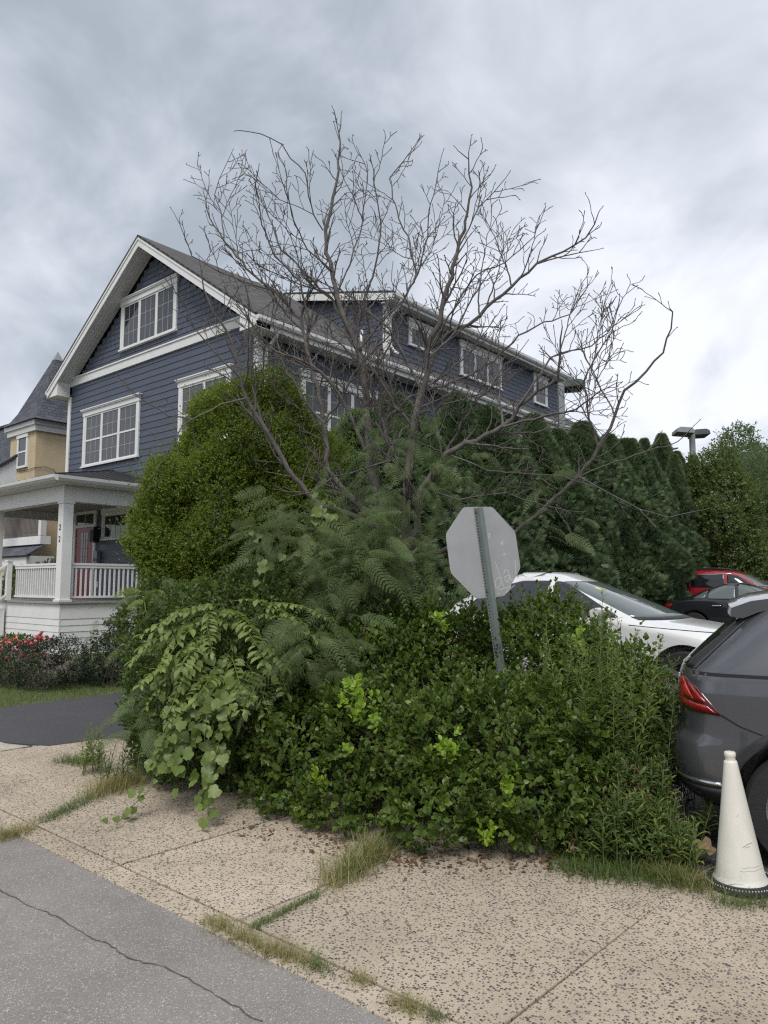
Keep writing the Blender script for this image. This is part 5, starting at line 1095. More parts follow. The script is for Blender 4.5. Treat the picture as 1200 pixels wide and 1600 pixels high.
LIMBS = [  # name, pixel course, depth at start and end, radius at start and end, twigs
 ([(628,930),(615,860),(590,790),(577,718),(572,633),(569,590),(561,546),(550,526),(535,489),(526,462),(520,425),(509,380),(512,345),(518,327),(527,282),(530,237),(534,181)], 7.35, 7.6, 0.085, 0.004, 1.0),
 ([(640,900),(632,830),(636,760),(645,670),(660,610),(668,580),(670,532),(688,504),(700,448),(716,388),(732,332),(738,292),(732,248),(716,236)], 7.3, 6.7, 0.075, 0.004, 1.0),
 ([(640,900),(652,810),(658,764),(697,708),(745,688),(786,667),(810,634),(840,610),(870,592),(876,555),(879,511)], 7.25, 6.4, 0.07, 0.005, 1.0),
 ([(600,830),(540,800),(500,790),(461,747),(440,715),(420,680),(400,645),(385,622),(375,590),(368,555),(355,520),(335,490),(318,450),(312,410)], 7.3, 6.8, 0.055, 0.004, 1.0),
 ([(612,850),(560,790),(512,735),(507,662),(493,592),(481,552),(470,500),(430,455),(385,420),(350,375),(328,340),(318,300)], 7.35, 8.0, 0.05, 0.004, 1.0),
 ([(577,718),(551,657),(525,610),(500,580),(460,560),(420,540),(390,500),(372,455)], 7.4, 7.0, 0.036, 0.004, 1.0),
 ([(600,740),(612,695),(589,642),(572,581),(545,520),(520,470),(480,430),(440,390),(420,340),(408,305)], 7.35, 7.9, 0.04, 0.004, 1.0),
 ([(505,360),(490,335),(482,305),(477,271),(454,247),(441,226),(407,209),(376,204)], 7.5, 7.2, 0.012, 0.0045, 0.25),
 ([(526,462),(550,402),(565,357),(569,320),(575,270),(560,235)], 7.5, 7.9, 0.014, 0.004, 0.9),
 ([(561,546),(600,500),(630,470),(650,430),(640,380),(620,330),(608,280),(635,245),(654,228)], 7.4, 8.2, 0.022, 0.004, 0.9),
 ([(660,610),(639,568),(609,514),(580,490),(545,462),(500,440),(462,425)], 7.2, 7.7, 0.024, 0.004, 0.8),
 ([(670,545),(700,520),(732,508),(760,480),(800,448),(840,412),(880,392),(916,372),(930,350),(936,332)], 7.1, 6.5, 0.034, 0.004, 1.0),
 ([(840,412),(880,400),(905,395),(932,390)], 6.75, 6.6, 0.012, 0.003, 0.8),
 ([(716,388),(748,324),(772,300),(791,276)], 6.85, 6.6, 0.012, 0.003, 0.8),
 ([(786,667),(850,650),(900,640),(935,612),(962,600)], 6.8, 6.0, 0.02, 0.003, 0.8),
 ([(810,634),(860,560),(890,548),(925,540),(950,520),(967,478)], 6.7, 6.9, 0.018, 0.003, 0.9),
 ([(660,870),(720,850),(805,832),(850,795),(905,745),(935,700),(960,650),(975,610),(1010,580),(1035,550),(1048,515),(1050,487),(1045,481)], 7.2, 6.3, 0.045, 0.004, 0.35),
 ([(905,745),(960,722),(1010,705),(1060,690),(1085,665)], 6.6, 6.2, 0.012, 0.003, 0.4),
 ([(935,700),(918,640),(912,600),(930,560),(955,520),(968,470)], 6.6, 6.3, 0.018, 0.003, 1.0),
 ([(960,650),(940,610),(915,560),(900,520)], 6.5, 6.7, 0.014, 0.003, 1.0),
 ([(385,622),(345,632),(300,655),(262,650),(232,630),(205,610),(187,593)], 6.95, 6.4, 0.016, 0.003, 0.4),
 ([(300,655),(285,665),(262,705),(240,742)], 6.7, 6.6, 0.01, 0.003, 0.6),
 ([(375,590),(340,555),(305,515),(285,470)], 6.9, 6.6, 0.014, 0.003, 0.8),
 ([(350,375),(345,330),(335,305),(348,268),(362,240)], 7.7, 7.9, 0.01, 0.003, 0.8),
 ([(430,455),(380,440),(330,418),(300,400),(288,370),(272,332)], 7.6, 7.3, 0.016, 0.003, 0.8),
 ([(481,552),(482,500),(470,440),(430,400),(410,350),(402,295)], 7.7, 7.2, 0.024, 0.003, 1.0),
 ([(550,526),(575,450),(590,400),(595,350),(588,300),(580,250)], 7.5, 7.1, 0.02, 0.003, 1.0),
 ([(520,425),(480,390),(460,350),(450,310),(446,262)], 7.5, 7.1, 0.014, 0.003, 0.9),
 ([(664,612),(720,592),(770,565),(810,525),(850,505),(890,492),(922,440)], 7.15, 7.4, 0.022, 0.003, 1.0),
 ([(672,545),(715,470),(745,430),(790,410),(835,370),(842,345)], 7.1, 7.3, 0.016, 0.003, 1.0),
 ([(630,470),(655,420),(668,370),(672,320),(685,270),(690,242)], 7.6, 7.3, 0.014, 0.003, 0.9),
 ([(697,708),(760,735),(820,740),(880,745),(930,760)], 7.0, 6.5, 0.016, 0.003, 0.9),
 ([(658,764),(720,780),(790,770),(850,790),(905,800)], 7.1, 6.6, 0.016, 0.003, 0.9),
 ([(610,720),(560,735),(520,745),(485,770),(455,775)], 7.2, 6.8, 0.014, 0.003, 0.8),
 ([(577,718),(600,660),(640,620),(690,590),(740,545),(770,500)], 7.4, 7.9, 0.03, 0.003, 1.0),
 ([(572,633),(530,600),(480,590),(440,575),(400,560)], 7.4, 7.9, 0.024, 0.003, 1.0),
 ([(645,670),(610,620),(580,570),(560,510),(555,460)], 7.2, 6.8, 0.026, 0.003, 1.0),
 ([(612,695),(650,650),(700,630),(750,615),(800,585)], 7.3, 7.8, 0.024, 0.003, 1.0),
 ([(507,662),(540,610),(570,560),(610,520),(640,480)], 7.4, 7.0, 0.022, 0.003, 1.0),
 ([(507,662),(470,620),(440,560),(425,500),(430,450)], 7.4, 7.9, 0.022, 0.003, 1.0),
 ([(697,708),(720,660),(750,620),(790,570),(820,540)], 7.1, 6.6, 0.022, 0.003, 1.0),
 ([(905,745),(960,775),(1000,795),(1045,808),(1095,797)], 6.5, 6.1, 0.01, 0.003, 0.15),
]
for li, (pp, da, db, ra, rb, tw) in enumerate(LIMBS):
    m_ = len(pp); pts = [CP(x, y, da+(db-da)*i/(m_-1)) for i, (x, y) in enumerate(pp)]
    pts = wob(pts, 0.010 if ra > 0.02 else 0.006); k = len(pts); mb = MB()
    ra *= 0.62; rad = [max(ra*(1-t)**0.8 + rb*t, rb) for t in np.linspace(0, 1, k)]
    mb.tube([tuple(q-TB) for q in pts], rad, 8 if ra > 0.03 else 6, cap=False)
    for i in range(2, k-1):
        if pts[i][2] < 2.15 and li < 5: continue
        t = i/k; pr = min(0.95, tw*(0.60+0.42*t))
        if rng.random() < pr:
            d = nrm(pts[i+1]-pts[i-1]); s = nrm(np.cross(d, rng.normal(size=3)))
            grow(mb, pts[i], nrm(d*0.75+s*0.8+UP*0.25), (rng.uniform(0.2, 0.55) if rng.random() < 0.72 else rng.uniform(0.5, 0.95))*(1.15-0.75*t), max(min(rad[i]*0.5, 0.010), 0.0046), 2)
    if li < 16 and li not in (7, 12, 13):
        for j_ in range(3 if li < 7 else 1):
            i = int(k*rng.uniform(0.35, 0.68)); d = nrm(pts[min(i+2, k-1)]-pts[i-1]); s = nrm(np.cross(d, rng.normal(size=3)))
            if pts[i][2] > 2.6: grow(mb, pts[i], nrm(d*0.6+s*0.8+UP*0.35), rng.uniform(0.6, 1.0), min(max(rad[i]*0.6, 0.007), 0.014), 2)
    grow(mb, pts[-1], nrm(pts[-1]-pts[-3]), 0.07, rb, 0)
    o = mb.build('trunk' if li == 0 else 'limb', M['bark'], TR, smooth=True)
# bipinnate fronds
def frond_mesh(seed, L=0.40, npin=12, nl=15, name='frond', m=None):
    r = np.random.default_rng(seed); pos, d, nv, sz = [], [], [], []; mb = MB(); line = []; dr = (0.25, 0.45, 0.62, 0.38)[seed % 4]
    for i in range(npin+1):
        t = (i+1.2)/(npin+1.2); y = L*t*(1-0.12*t); z = -dr*L*t**2.1; line.append((0, y, z))
        if i == 0 and False: continue
        pl = 0.105*(math.sin(math.pi*min(1, 0.15+0.85*t))**0.6)*(1.1-0.35*t)*r.uniform(0.9, 1.1)
        for sg in (1, -1):
            ax = nrm(np.array([sg*0.9, 0.42, -0.12-0.25*t+r.normal()*0.05])); pn = nrm(np.array([0.1*sg, 0.2, 1.0]))
            sd = nrm(np.cross(pn, ax))
            for k in range(nl):
                u = (k+0.8)/nl; q = np.array([0, y, z])+ax*pl*u + np.array([0, 0, -0.25*pl*u*u])
                for s2 in (1, -1):
                    pos.append(q); d.append(nrm(sd*s2+ax*0.35+r.normal(size=3)*0.05)); nv.append(pn); sz.append(0.0150*(1-0.4*u)*r.uniform(0.9, 1.1))
    V, F = scatter(np.array([(0,0,0), (-0.21,0.5,0), (0.21,0.5,0), (0,1,0)], float), np.array([(0,2,1), (1,2,3)]), *(np.array(x) for x in (pos, d, nv, sz)))
    mb.tube([(0, 0, 0)] + line, 0.0022, 3, cap=False)
    T = []
    for f in mb.f: T += [(f[0], f[1], f[2]), (f[0], f[2], f[3])]
    F2 = np.array(T)+len(V); V = np.concatenate([V, np.array(mb.v)]); F = np.concatenate([F, F2])
    return np_mesh(name, V, F, m)
FR = [frond_mesh(k, name='frond', m=M['frond'], L=0.40+0.05*(k % 3)) for k in range(8)]; FY = [frond_mesh(9+k, name='frond', m=M['frond_y']) for k in range(2)]
def place_fronds(spots, root, meshes, droop=0.25):
    loc = np.array(root.location); todo = []
    for px, py, dp, wx, wy, n_, size in spots:
        for _ in range(int(n_*2.1)):
            x, y = rng.normal()*0.5*wx, rng.normal()*0.5*wy; p = CP(px+x, py+y, dp+rng.normal()*0.22)
            a = rng.uniform(0, 2*math.pi); vd = np.array([math.cos(HEAD), math.sin(HEAD), 0])
            d = nrm(vd*(np.sign(x)*0.6+rng.normal()*0.5) + np.array([math.sin(HEAD), -math.cos(HEAD), 0])*rng.uniform(0.2, 1.0) + UP*rng.uniform(-0.35, 0.45)-UP*droop)
            nv = nrm(UP + rng.normal(size=3)*0.55); s = nrm(np.cross(d, nv)); u = np.cross(s, d); k = 0.74*size*rng.uniform(0.6, 1.3); q = p-loc
            me = meshes[int(rng.integers(len(meshes)))]; mt = [[s[0]*k, d[0]*k, u[0]*k, q[0]], [s[1]*k, d[1]*k, u[1]*k, q[1]], [s[2]*k, d[2]*k, u[2]*k, q[2]], [0, 0, 0, 1]]
            if np.linalg.norm(p+d*k*0.3-SIGN_C) > 0.62: todo.append((np.linalg.norm(p-np.array(CAM))/k, me, mt))
    todo.sort(key=lambda t_: t_[0]); VV, FF, TT, b_ = [], [], [], 0
    for i_, (_, me, mt) in enumerate(todo):
        if i_ < 295: o = link('frond', me, root); o.matrix_basis = Matrix(mt); continue
        co = np.empty(len(me.vertices)*3, np.float32); me.vertices.foreach_get('co', co); co = co.reshape(-1, 3); fi = np.empty(len(me.loops), np.int32); me.loops.foreach_get('vertex_index', fi)
        A = np.array(mt); VV.append(co@A[:3, :3].T+A[:3, 3]); FF.append(fi.reshape(-1, 3)+b_); TT.append(np.full(len(fi)//3, rng.random())); b_ += len(co)
    if VV: o = link('fronds', np_mesh('fronds', np.concatenate(VV), np.concatenate(FF), todo[0][1].materials[0], tone=np.concatenate(TT)), root); o['kind'] = 'stuff'
place_fronds([(600,700,7.0,70,60,16,0.9), (640,770,6.75,90,70,40,0.95), (640,850,6.5,90,80,54,1.0), (560,800,6.8,80,60,18,0.9), (470,820,6.6,90,50,34,0.9), (430,870,6.6,60,50,14,0.9), (560,880,6.4,90,60,44,1.0), (520,930,6.3,70,50,16,1.0), (690,900,6.6,60,50,14,0.9), (720,740,7.0,50,40,9,0.8), (820,740,6.7,60,30,9,0.7), (850,810,6.8,60,50,12,0.8), (490,1000,5.6,70,50,30,0.95), (420,1010,5.9,50,60,6,0.9)], TR, FR)

# --- feathery saplings at the left edge
SP1 = empty('feathery_sapling', tuple(CP(235, 1180, 6.7)*np.array([1, 1, 0]))); tag(SP1, 'low feathery leaved sapling arching over the driveway edge', 'sapling')
place_fronds([(225,930,6.9,60,25,9,0.85), (215,975,6.8,40,50,9,0.9), (240,1100,6.2,60,40,10,0.9), (215,1140,6.2,50,30,7,0.85), (350,1090,5.7,50,40,5,0.9)], SP1, FR)
place_fronds([(260,925,6.7,70,14,7,0.8), (330,905,6.8,30,10,3,0.7)], SP1, FY)
b0 = np.array(SP1.location)
for px, py, dp in ((225,930,6.9), (300,915,6.8), (215,1120,6.25), (250,1080,6.2), (350,1060,5.8)):
    e = CP(px, py, dp); MB().tube([(0, 0, 0), tuple((e-b0)*np.array([0.3, 0.3, 0.65])), tuple(e-b0)], [0.014, 0.009, 0.004], 5).build('stem', M['stem'], SP1, smooth=True)

# --- tree of heaven sapling with large pinnate leaves (each leaf its own piece, leaflets below it)
AI = empty('pinnate_sapling', tuple(CP(360, 1160, 6.0)*np.array([1, 1, 0]))); tag(AI, 'yellow green sapling with long ladder like leaves above the vine', 'sapling')
def pinnate_mesh(seed, L=0.58, n=12, lf=0.105):
    r = np.random.default_rng(seed); pos, d, nv, sz = [], [], [], []; line = [(0, 0, 0)]; bend = (0.2, 0.45, 0.32, 0.6)[seed % 4]
    for i in range(n):
        t = 0.22+0.78*i/(n-1); y = L*t; z = -bend*L*t**2; line.append((0.03*math.sin(3*t+seed), y, z))
        for sg in (1, -1):
            if r.random() < 0.06: continue
            pos.append((0, y+r.normal()*0.006, z)); d.append((sg*0.95, 0.32+r.normal()*0.16, -0.45+r.normal()*0.25)); nv.append((sg*0.2+r.normal()*0.2, 0.1+r.normal()*0.25, 1.0)); sz.append(lf*(1.0-0.35*abs(t-0.5))*r.uniform(0.72, 1.15))
    pos.append(line[-1]); d.append((0, 1, -0.6)); nv.append((0, 0.3, 1)); sz.append(lf*0.9)
    V, F = scatter(*quadleaf(0.44, 0.06, -0.08), np.array(pos), np.array(d, float), np.array(nv, float), np.array(sz))
    mb = MB(); mb.tube(line, 0.003, 3, cap=False); T = []
    for f in mb.f: T += [(f[0], f[1], f[2]), (f[0], f[2], f[3])]
    return np_mesh('pinnate_leaf', np.concatenate([V, np.array(mb.v)]), np.concatenate([F, np.array(T)+len(V)]), M['ail'])
PM = [pinnate_mesh(k) for k in range(4)]
def put(root, me, name, p, d, nv, k):
    d = nrm(np.array(d, float)); s = nrm(np.cross(d, np.array(nv, float))); u = np.cross(s, d); q = np.array(p)-np.array(root.location)
    o = link(name, me, root); o.matrix_basis = Matrix([[s[0]*k, d[0]*k, u[0]*k, q[0]], [s[1]*k, d[1]*k, u[1]*k, q[1]], [s[2]*k, d[2]*k, u[2]*k, q[2]], [0, 0, 0, 1]]); return o
vx = np.array([math.cos(HEAD), math.sin(HEAD), 0]); vy = np.array([math.sin(HEAD), -math.cos(HEAD), 0])    # to the right, towards the street corner
for (px, py, dp), (a, b_, z), k in [((355,945,5.95),(-1,.5,.25),1.0), ((360,940,5.95),(1,.4,.35),1.0), ((345,955,5.9),(-.8,.9,-.1),1.0), ((365,960,5.85),(.6,1,-.1),1.05), ((350,975,5.85),(-.4,1,-.35),1.0), ((330,965,5.9),(-1,.4,-.2),0.95),
    ((380,985,5.8),(.9,.7,-.3),0.95), ((345,1000,5.8),(-.7,.8,-.4),1.0), ((365,1010,5.75),(.2,1,-.5),1.0), ((395,1005,5.75),(.8,.8,-.4),0.9), ((320,1010,5.85),(-1,.6,-.3),0.9), ((350,1035,5.7),(-.3,1,-.6),0.9), ((385,1035,5.7),(.5,1,-.6),0.9), ((335,1045,5.7),(-.8,.8,-.5),0.85), ((400,950,6.0),(1,.2,.1),0.85), ((300,1030,5.85),(-.9,.6,-.5),0.8), ((410,970,5.9),(.9,.7,-.1),0.8), ((310,985,5.95),(-.9,.3,-.1),0.9)] + [((float(rng.uniform(290, 420)), float(rng.uniform(945, 1050)), float(rng.uniform(5.75, 6.0))), (float(rng.normal()*.8), float(rng.uniform(.3, 1)), float(rng.uniform(-.6, .25))), float(rng.uniform(0.7, 0.95))) for _ in range(22)]:
    put(AI, PM[int(rng.integers(4))], 'pinnate_leaf', CP(px, py, dp), vx*a+vy*b_+UP*z, UP+rng.normal(size=3)*0.2, k)
b0 = np.array(AI.location); e1 = CP(355, 960, 5.95)-b0; MB().tube([(0, 0, 0), tuple(e1*np.array([.4, .4, .6])), tuple(e1)], [0.014, 0.010, 0.006], 6).build('stem', M['stem'], AI, smooth=True)

# --- vine hanging over the front
VI = empty('hanging_vine', tuple(CP(330, 1180, 5.9)*np.array([1, 1, 0]))); tag(VI, 'light green broad leaved vine trailing down onto the sidewalk', 'vine')
def heart():
    o = [(0, 0), (-0.20, -0.10), (-0.42, -0.03), (-0.50, 0.18), (-0.56, 0.36), (-0.44, 0.48), (-0.40, 0.66), (-0.22, 0.74), (-0.10, 0.86), (0, 0.96)]
    r_ = [(-x, y) for x, y in o[1:-1]][::-1]; pts = o + r_
    V = [(x, y, 0.16*abs(x)-0.30*max(y-0.2, 0)**2+0.05*math.sin(9*x+4*y)) for x, y in pts] + [(0, 0.40, -0.05)]; n = len(pts); F = [(i, (i+1) % n, n) for i in range(n)]
    return np.array(V), np.array(F)[:, [0, 1, 2]]
HV, HF = heart(); VM = [np_mesh('leaf', HV*np.array([s, 1, 1])*1.0, HF, M['vine'], tone=t_) for s, t_ in ((0.95, 0.2), (1.05, 0.8))]
STR = [[(340,1040,5.65),(330,1080,5.5),(318,1130,5.4),(322,1180,5.3),(326,1230,5.2),(325,1272,5.12)], [(350,1050,5.65),(300,1090,5.6),(268,1140,5.5),(245,1190,5.4),(232,1235,5.35),(205,1262,5.3),(180,1290,5.18),(158,1308,5.1)],
       [(370,1050,5.6),(352,1090,5.45),(345,1130,5.4),(340,1170,5.3),(328,1205,5.25)], [(310,1050,5.75),(280,1080,5.65),(262,1120,5.55),(258,1160,5.5),(255,1200,5.4)], [(300,1060,5.7),(295,1110,5.5),(285,1160,5.45),(275,1210,5.35)], [(390,1050,5.6),(375,1075,5.5),(362,1100,5.45)], [(500,780,6.6),(505,800,6.4),(498,820,6.3)], [(420,880,6.3),(412,905,6.2)], [(330,1020,5.75),(270,1050,5.75),(240,1080,5.8)]]
b0 = np.array(VI.location)
for st in STR:
    P = [CP(*q) for q in st]; MB().tube([tuple(q-b0) for q in wob(P, 0.008)], 0.0035, 4).build('stem', M['stem'], VI)
    for a, b_ in zip(P[:-1], P[1:]):
        L = np.linalg.norm(b_-a); n_ = max(2, int(L/0.0185)); tail = st[0][0] == 350 and a[2] < 0.45
        if tail: n_ = max(2, n_//2)
        for k in range(n_):
            p = a+(b_-a)*(k+rng.random())/n_ + rng.normal(size=3)*0.045
            d = nrm(vx*rng.normal()*0.55 + vy*rng.uniform(0.1, 0.7) - UP*rng.uniform(0.3, 1.0)); put(VI, VM[k % 2], 'leaf', p+vy*0.02, d, vy*0.6+UP*0.8+rng.normal(size=3)*0.5, rng.uniform(0.050, 0.095)*(0.72 if tail else 1.0))
# scattered broad leaves deeper in the mass
for _ in range(36):
    p = CP(rng.uniform(380, 560), rng.uniform(830, 960), rng.uniform(6.5, 7.0)); put(VI, VM[0], 'leaf', p, vx*rng.normal()*.6+vy*.5-UP*.5, vy+UP*.6+rng.normal(size=3)*.3, rng.uniform(0.05, 0.085))

# ------------------------------------------------------------------ arborvitae row and far trees
def arb_mesh(seed, H_=5.5, R_=0.98, n=15000):
    r = np.random.default_rng(seed)
    z = H_*r.random(n)**0.85; t = z/H_; prof = np.where(t < 0.15, 0.8+1.33*t, 1.0)*(1-np.clip((t-0.15)/0.87, 0, 1)**2.4)*np.where(t > 0.9, 1.0, 1.0)
    a = r.uniform(0, 2*np.pi, n); lump = 1+0.24*np.sin(a*2+z*1.3+seed)+0.18*np.sin(a*3-z*2.3+seed*2)+0.13*np.sin(a*6+z*4.1+seed)
    rad = R_*prof*lump*(1-0.42*r.random(n)**2.5)
    out = np.stack([np.cos(a), np.sin(a), np.zeros(n)], 1); pos = out*rad[:, None]+np.stack([0*z, 0*z, z], 1)
    d = nrm(out*0.75+UP*0.85+r.normal(size=(n, 3))*0.35); nv = nrm(np.cross(d, UP)+r.normal(size=(n, 3))*0.7)
    V = []; F = []
    for k, an in enumerate(np.linspace(-0.9, 0.9, 6)):       # fan of flat scales
        l_ = 1.0-0.28*abs(an); c, s = math.cos(an), math.sin(an); w = 0.10
        b = len(V); V += [(0, 0, 0), (s*l_*0.6-c*w, c*l_*0.6+s*w, 0.04), (s*l_*0.6+c*w, c*l_*0.6-s*w, -0.03), (s*l_, c*l_, 0.02)]; F += [(b, b+2, b+1), (b+1, b+2, b+3)]
    Vm, Fm = scatter(np.array(V), np.array(F), pos, d, nv, r.uniform(0.10, 0.19, n))
    return np_mesh('crown', Vm, Fm, M['arb'], tone=np.repeat(np.clip(0.5+0.35*vnoise(pos, 2.2, seed)+r.normal(size=n)*0.15, 0, 1), len(F)))
AM = [arb_mesh(k) for k in range(4)]
trunk_me = MB().tube([(0, 0, 0), (0.02, 0, 1.2), (0, 0.01, 4.2)], [0.10, 0.08, 0.02], 8).build('trunk', M['bark'], me_only=True)
tips = sorted([(920,702),(948,714),(997,724),(1019,722),(1042,716),(548,668),(575,655),(622,630),(664,648),(706,624),(757,648),(800,664),(836,660),(872,682),(905,668),(935,690),(962,694),(985,712),(1008,694),(1031,686),(1052,712),(1078,718)])
ORD = ['leftmost', 'second', 'third', 'fourth', 'fifth', 'sixth', 'seventh', 'eighth', 'ninth', 'tenth', 'eleventh', 'twelfth', 'thirteenth', 'fourteenth', 'fifteenth', 'sixteenth', 'seventeenth', 'eighteenth', 'nineteenth', 'twentieth', 'twenty first', 'rightmost']
ch, sh_ = math.cos(HEAD), math.sin(HEAD)
for i, (px, py) in enumerate(tips):
    # walk along the planted row X = 4.3 until it meets the sight line, a little jitter off the line
    X0 = 4.3 + (0.35 if i % 2 else -0.1); lo, hi = 8.0, 40.0
    for _ in range(40):
        mid = (lo+hi)/2
        if cam_point(px, py, mid).x > X0: lo = mid
        else: hi = mid
    p = cam_point(px, py, lo); t = empty('arborvitae', (p.x, p.y, 0), rng.uniform(0, 6.28)); k = (p.z+0.05)/5.5
    lab = 'dark green arborvitae, %s in the row behind the tree' % (ORD[i] if i in (0, len(tips)-1) else ORD[i]+' from the left')
    tag(t, lab, 'tree', 'arborvitae row'); wdt = {(1008,694): 0.85, (1031,686): 0.85}.get((px, py), rng.uniform(1.0, 1.45) if px < 1000 else rng.uniform(0.75, 0.95))
    o = link('crown', AM[(i*7+i//3) % 4], t); o.scale = (wdt, wdt*rng.uniform(0.9, 1.2), k); o.rotation_euler = (rng.normal()*0.03, rng.normal()*0.03, rng.uniform(0, 6.28)); o = link('trunk', trunk_me, t)
def far_tree(name, label, px, py, depth, w, h, n, leaf, m, tmpl, seed, ells=None, zbase=0):
    top = CP(px, py, depth); root = empty(name, (top[0], top[1], 0)); tag(root, label, 'tree', 'trees beyond the lot')
    r = np.random.default_rng(seed); Ht = top[2]; E = [((0, 0, Ht*0.55), (w*0.8, w*0.8, Ht*0.42))]
    for k in range(9):
        a = r.uniform(0, 6.28); q = r.uniform(0.35, 0.8)*w; z = r.uniform(0.3, 0.86)*Ht; rr = r.uniform(0.35, 0.6)*w*(1.15-z/Ht*0.5)
        E.append(((q*math.cos(a), q*math.sin(a), z), (rr, rr, rr*r.uniform(0.6, 1.0))))
    E.append(((0.1, 0.1, Ht*0.86), (w*0.42, w*0.42, Ht*0.14)))
    P, Nn = sample_union(E, n, 0.25, 0.3, 0.25, 1.6, seed); dd = shoots(P, Nn, 5, leaf*5, leaf, tmpl, 0.5, 0.7)
    leaf_part('crown', dd, tmpl, m, root)
    tb = MB(); tb.tube([(0, 0, 0), (0.05, 0, Ht*0.3), (0, 0.05, Ht*0.7)], [0.16, 0.12, 0.03], 8)
    for k in range(6):
        e_ = E[1+k][0]; tb.tube([(0, 0, Ht*0.25), (e_[0]*0.5, e_[1]*0.5, e_[2]*0.75), e_], [0.06, 0.04, 0.012], 5)
    tb.build('trunk', M['bark'], root)
far_tree('vine_covered_tree', 'yellowish vine covered tree right of the arborvitae', 1112, 700, 25.5, 1.9, 0, 5200, 0.085, M['tree_y'], L_OVA, 11)
far_tree('leafy_tree', 'tree with feathery foliage at the right edge above the red SUV', 1185, 695, 27.0, 2.2, 0, 5200, 0.10, M['tree'], L_NAR, 12)
far_tree('leafy_tree', 'tall pale green tree rising behind the twin headed lamp', 1150, 664, 34.0, 2.2, 0, 2600, 0.12, M['tree'], L_OVA, 13)
far_tree('leafy_tree', 'rounded tree showing between the lamp posts above the arborvitae', 952, 690, 30.0, 1.3, 0, 1700, 0.10, M['tree'], L_OVA, 14)
far_tree('leafy_tree', 'bushy tree filling the far right edge behind the cars', 1235, 672, 29.0, 2.4, 0, 3000, 0.11, M['tree'], L_OVA, 15)

# ------------------------------------------------------------------ front garden of the blue house
RB = empty('rose_bush', (1.55, -5.55, 0)); tag(RB, 'dark leaved rose bush with pink flowers before the white porch', 'bush')
ER = [((0.0, 0.0, 0.38), (0.62, 0.45, 0.40)), ((-0.45, -0.15, 0.35), (0.5, 0.4, 0.36)), ((0.25, 0.2, 0.45), (0.4, 0.4, 0.36))]
P, Nn = sample_union(ER, 900, 0.15, 0.05, 0.08, 6, 4); dd = shoots(P, Nn, 4, 0.14, 0.036, L_OVA, 0.5, 0.6); leaf_part('foliage', dd, L_OVA, M['rose'], RB)
stems('stem', P[:40], Nn[:40], (0, 0, 0), 0.007, M['twig'], RB)
pm = []; mbp = MB(); pos, d_, nv_, sz_ = [], [], [], []
for ring, cnt, el in ((0, 5, 0.9), (1, 6, 0.45), (2, 6, 0.1)):
    for k in range(cnt):
        a = 2*math.pi*(k+0.5*ring)/cnt; pos.append((0, 0, 0)); d_.append((math.cos(a), math.sin(a), el)); nv_.append((-math.cos(a)*el, -math.sin(a)*el, 1.0)); sz_.append(0.040-0.004*ring)
Vp, Fp = scatter(*quadleaf(0.95, 0.15, 0.15), np.array(pos, float), np.array(d_, float), np.array(nv_, float), np.array(sz_)); PMh = np_mesh('flower', Vp, Fp, M['petal'])
for k in range(52):
    cl = CP(*(((28, 1010), (35, 1003), (40, 1020), (70, 1003), (55, 1000))[k % 5]), 11.75)
    q = cl + rng.normal(size=3)*np.array([0.12, 0.12, 0.055]); o = link('flower', PMh, RB, tuple(q-np.array(RB.location))); o.rotation_euler = tuple(rng.uniform(-0.7, 0.7, 3)); s_ = rng.uniform(0.7, 1.3); o.scale = (s_, s_, s_)
def fountain(name, label, x, y, n, h, w, lean, m, cat_='grass', rad=0.12, group=None):
    root = empty(name, (x, y, 0)); tag(root, label, cat_, group)
    me = blades(n, lambda: (random.gauss(0, rad), random.gauss(0, rad), 0), h, w, lean, m, 'blades', 5, 0.3, 1.0); o = link('blades', me, root); o['kind'] = 'stuff'; return root
def ground(px, py):
    a, b = cam_point(px, py, 1.0), CAM; t = CAM.z/(CAM.z-a.z); return (b.x+(a.x-b.x)*t, b.y+(a.y-b.y)*t)
og = ground(140, 1066); fountain('ornamental_grass', 'clump of arching ornamental grass beside the rose bush', og[0], og[1], 900, 0.62, 0.006, 1.5, M['blade_blue'], 'grass', 0.16)
def bushy(name, label, c_, E, n, leaf, m, tmpl, cat_='plant', nodes=5, length=0.14, group=None):
    root = empty(name, c_); tag(root, label, cat_, group); P, Nn = sample_union(E, n, 0.2, 0.03, 0.06, 6, 5); leaf_part('foliage', shoots(P, Nn, nodes, length, leaf, tmpl, 0.7, 0.6), tmpl, m, root)
    stems('stem', P[:14], Nn[:14], (0, 0, 0), 0.006, M['twig'], root); return root
bushy('garden_shrub', 'loose leafy shrub between the rose bush and the porch', (1.6, -4.3, 0), [((0, 0, 0.42), (0.4, 0.3, 0.42)), ((0.25, 0.1, 0.5), (0.25, 0.25, 0.35))], 260, 0.05, M['under'], L_OVA, 'bush')
bushy('garden_shrub', 'low green shrub at the left edge beside the rose bush', (0.35, -5.5, 0), [((0, 0, 0.38), (0.45, 0.4, 0.42))], 320, 0.045, M['weed'], L_OVA, 'bush')
bushy('garden_shrub', 'brownish green shrub partly hidden behind the feathery sapling', (*ground(172, 1072), 0), [((0, 0, 0.45), (0.4, 0.35, 0.55)), ((0.15, 0.1, 0.75), (0.3, 0.3, 0.4))], 360, 0.04, M['rose'], L_OVA, 'bush')
for k, (px, py, lab) in enumerate(((30, 890, 'shrub behind the porch railing near the steps'), (75, 882, 'shrub behind the porch railing next to the column'))):
    p_ = CP(px, py, 23.5); bushy('garden_shrub', 'green ' + lab, (p_[0], p_[1], 0), [((0, 0, p_[2]*0.5), (0.6, 0.6, p_[2]*0.55))], 420, 0.08, M['weed'], L_OVA, 'bush', 5, 0.3)

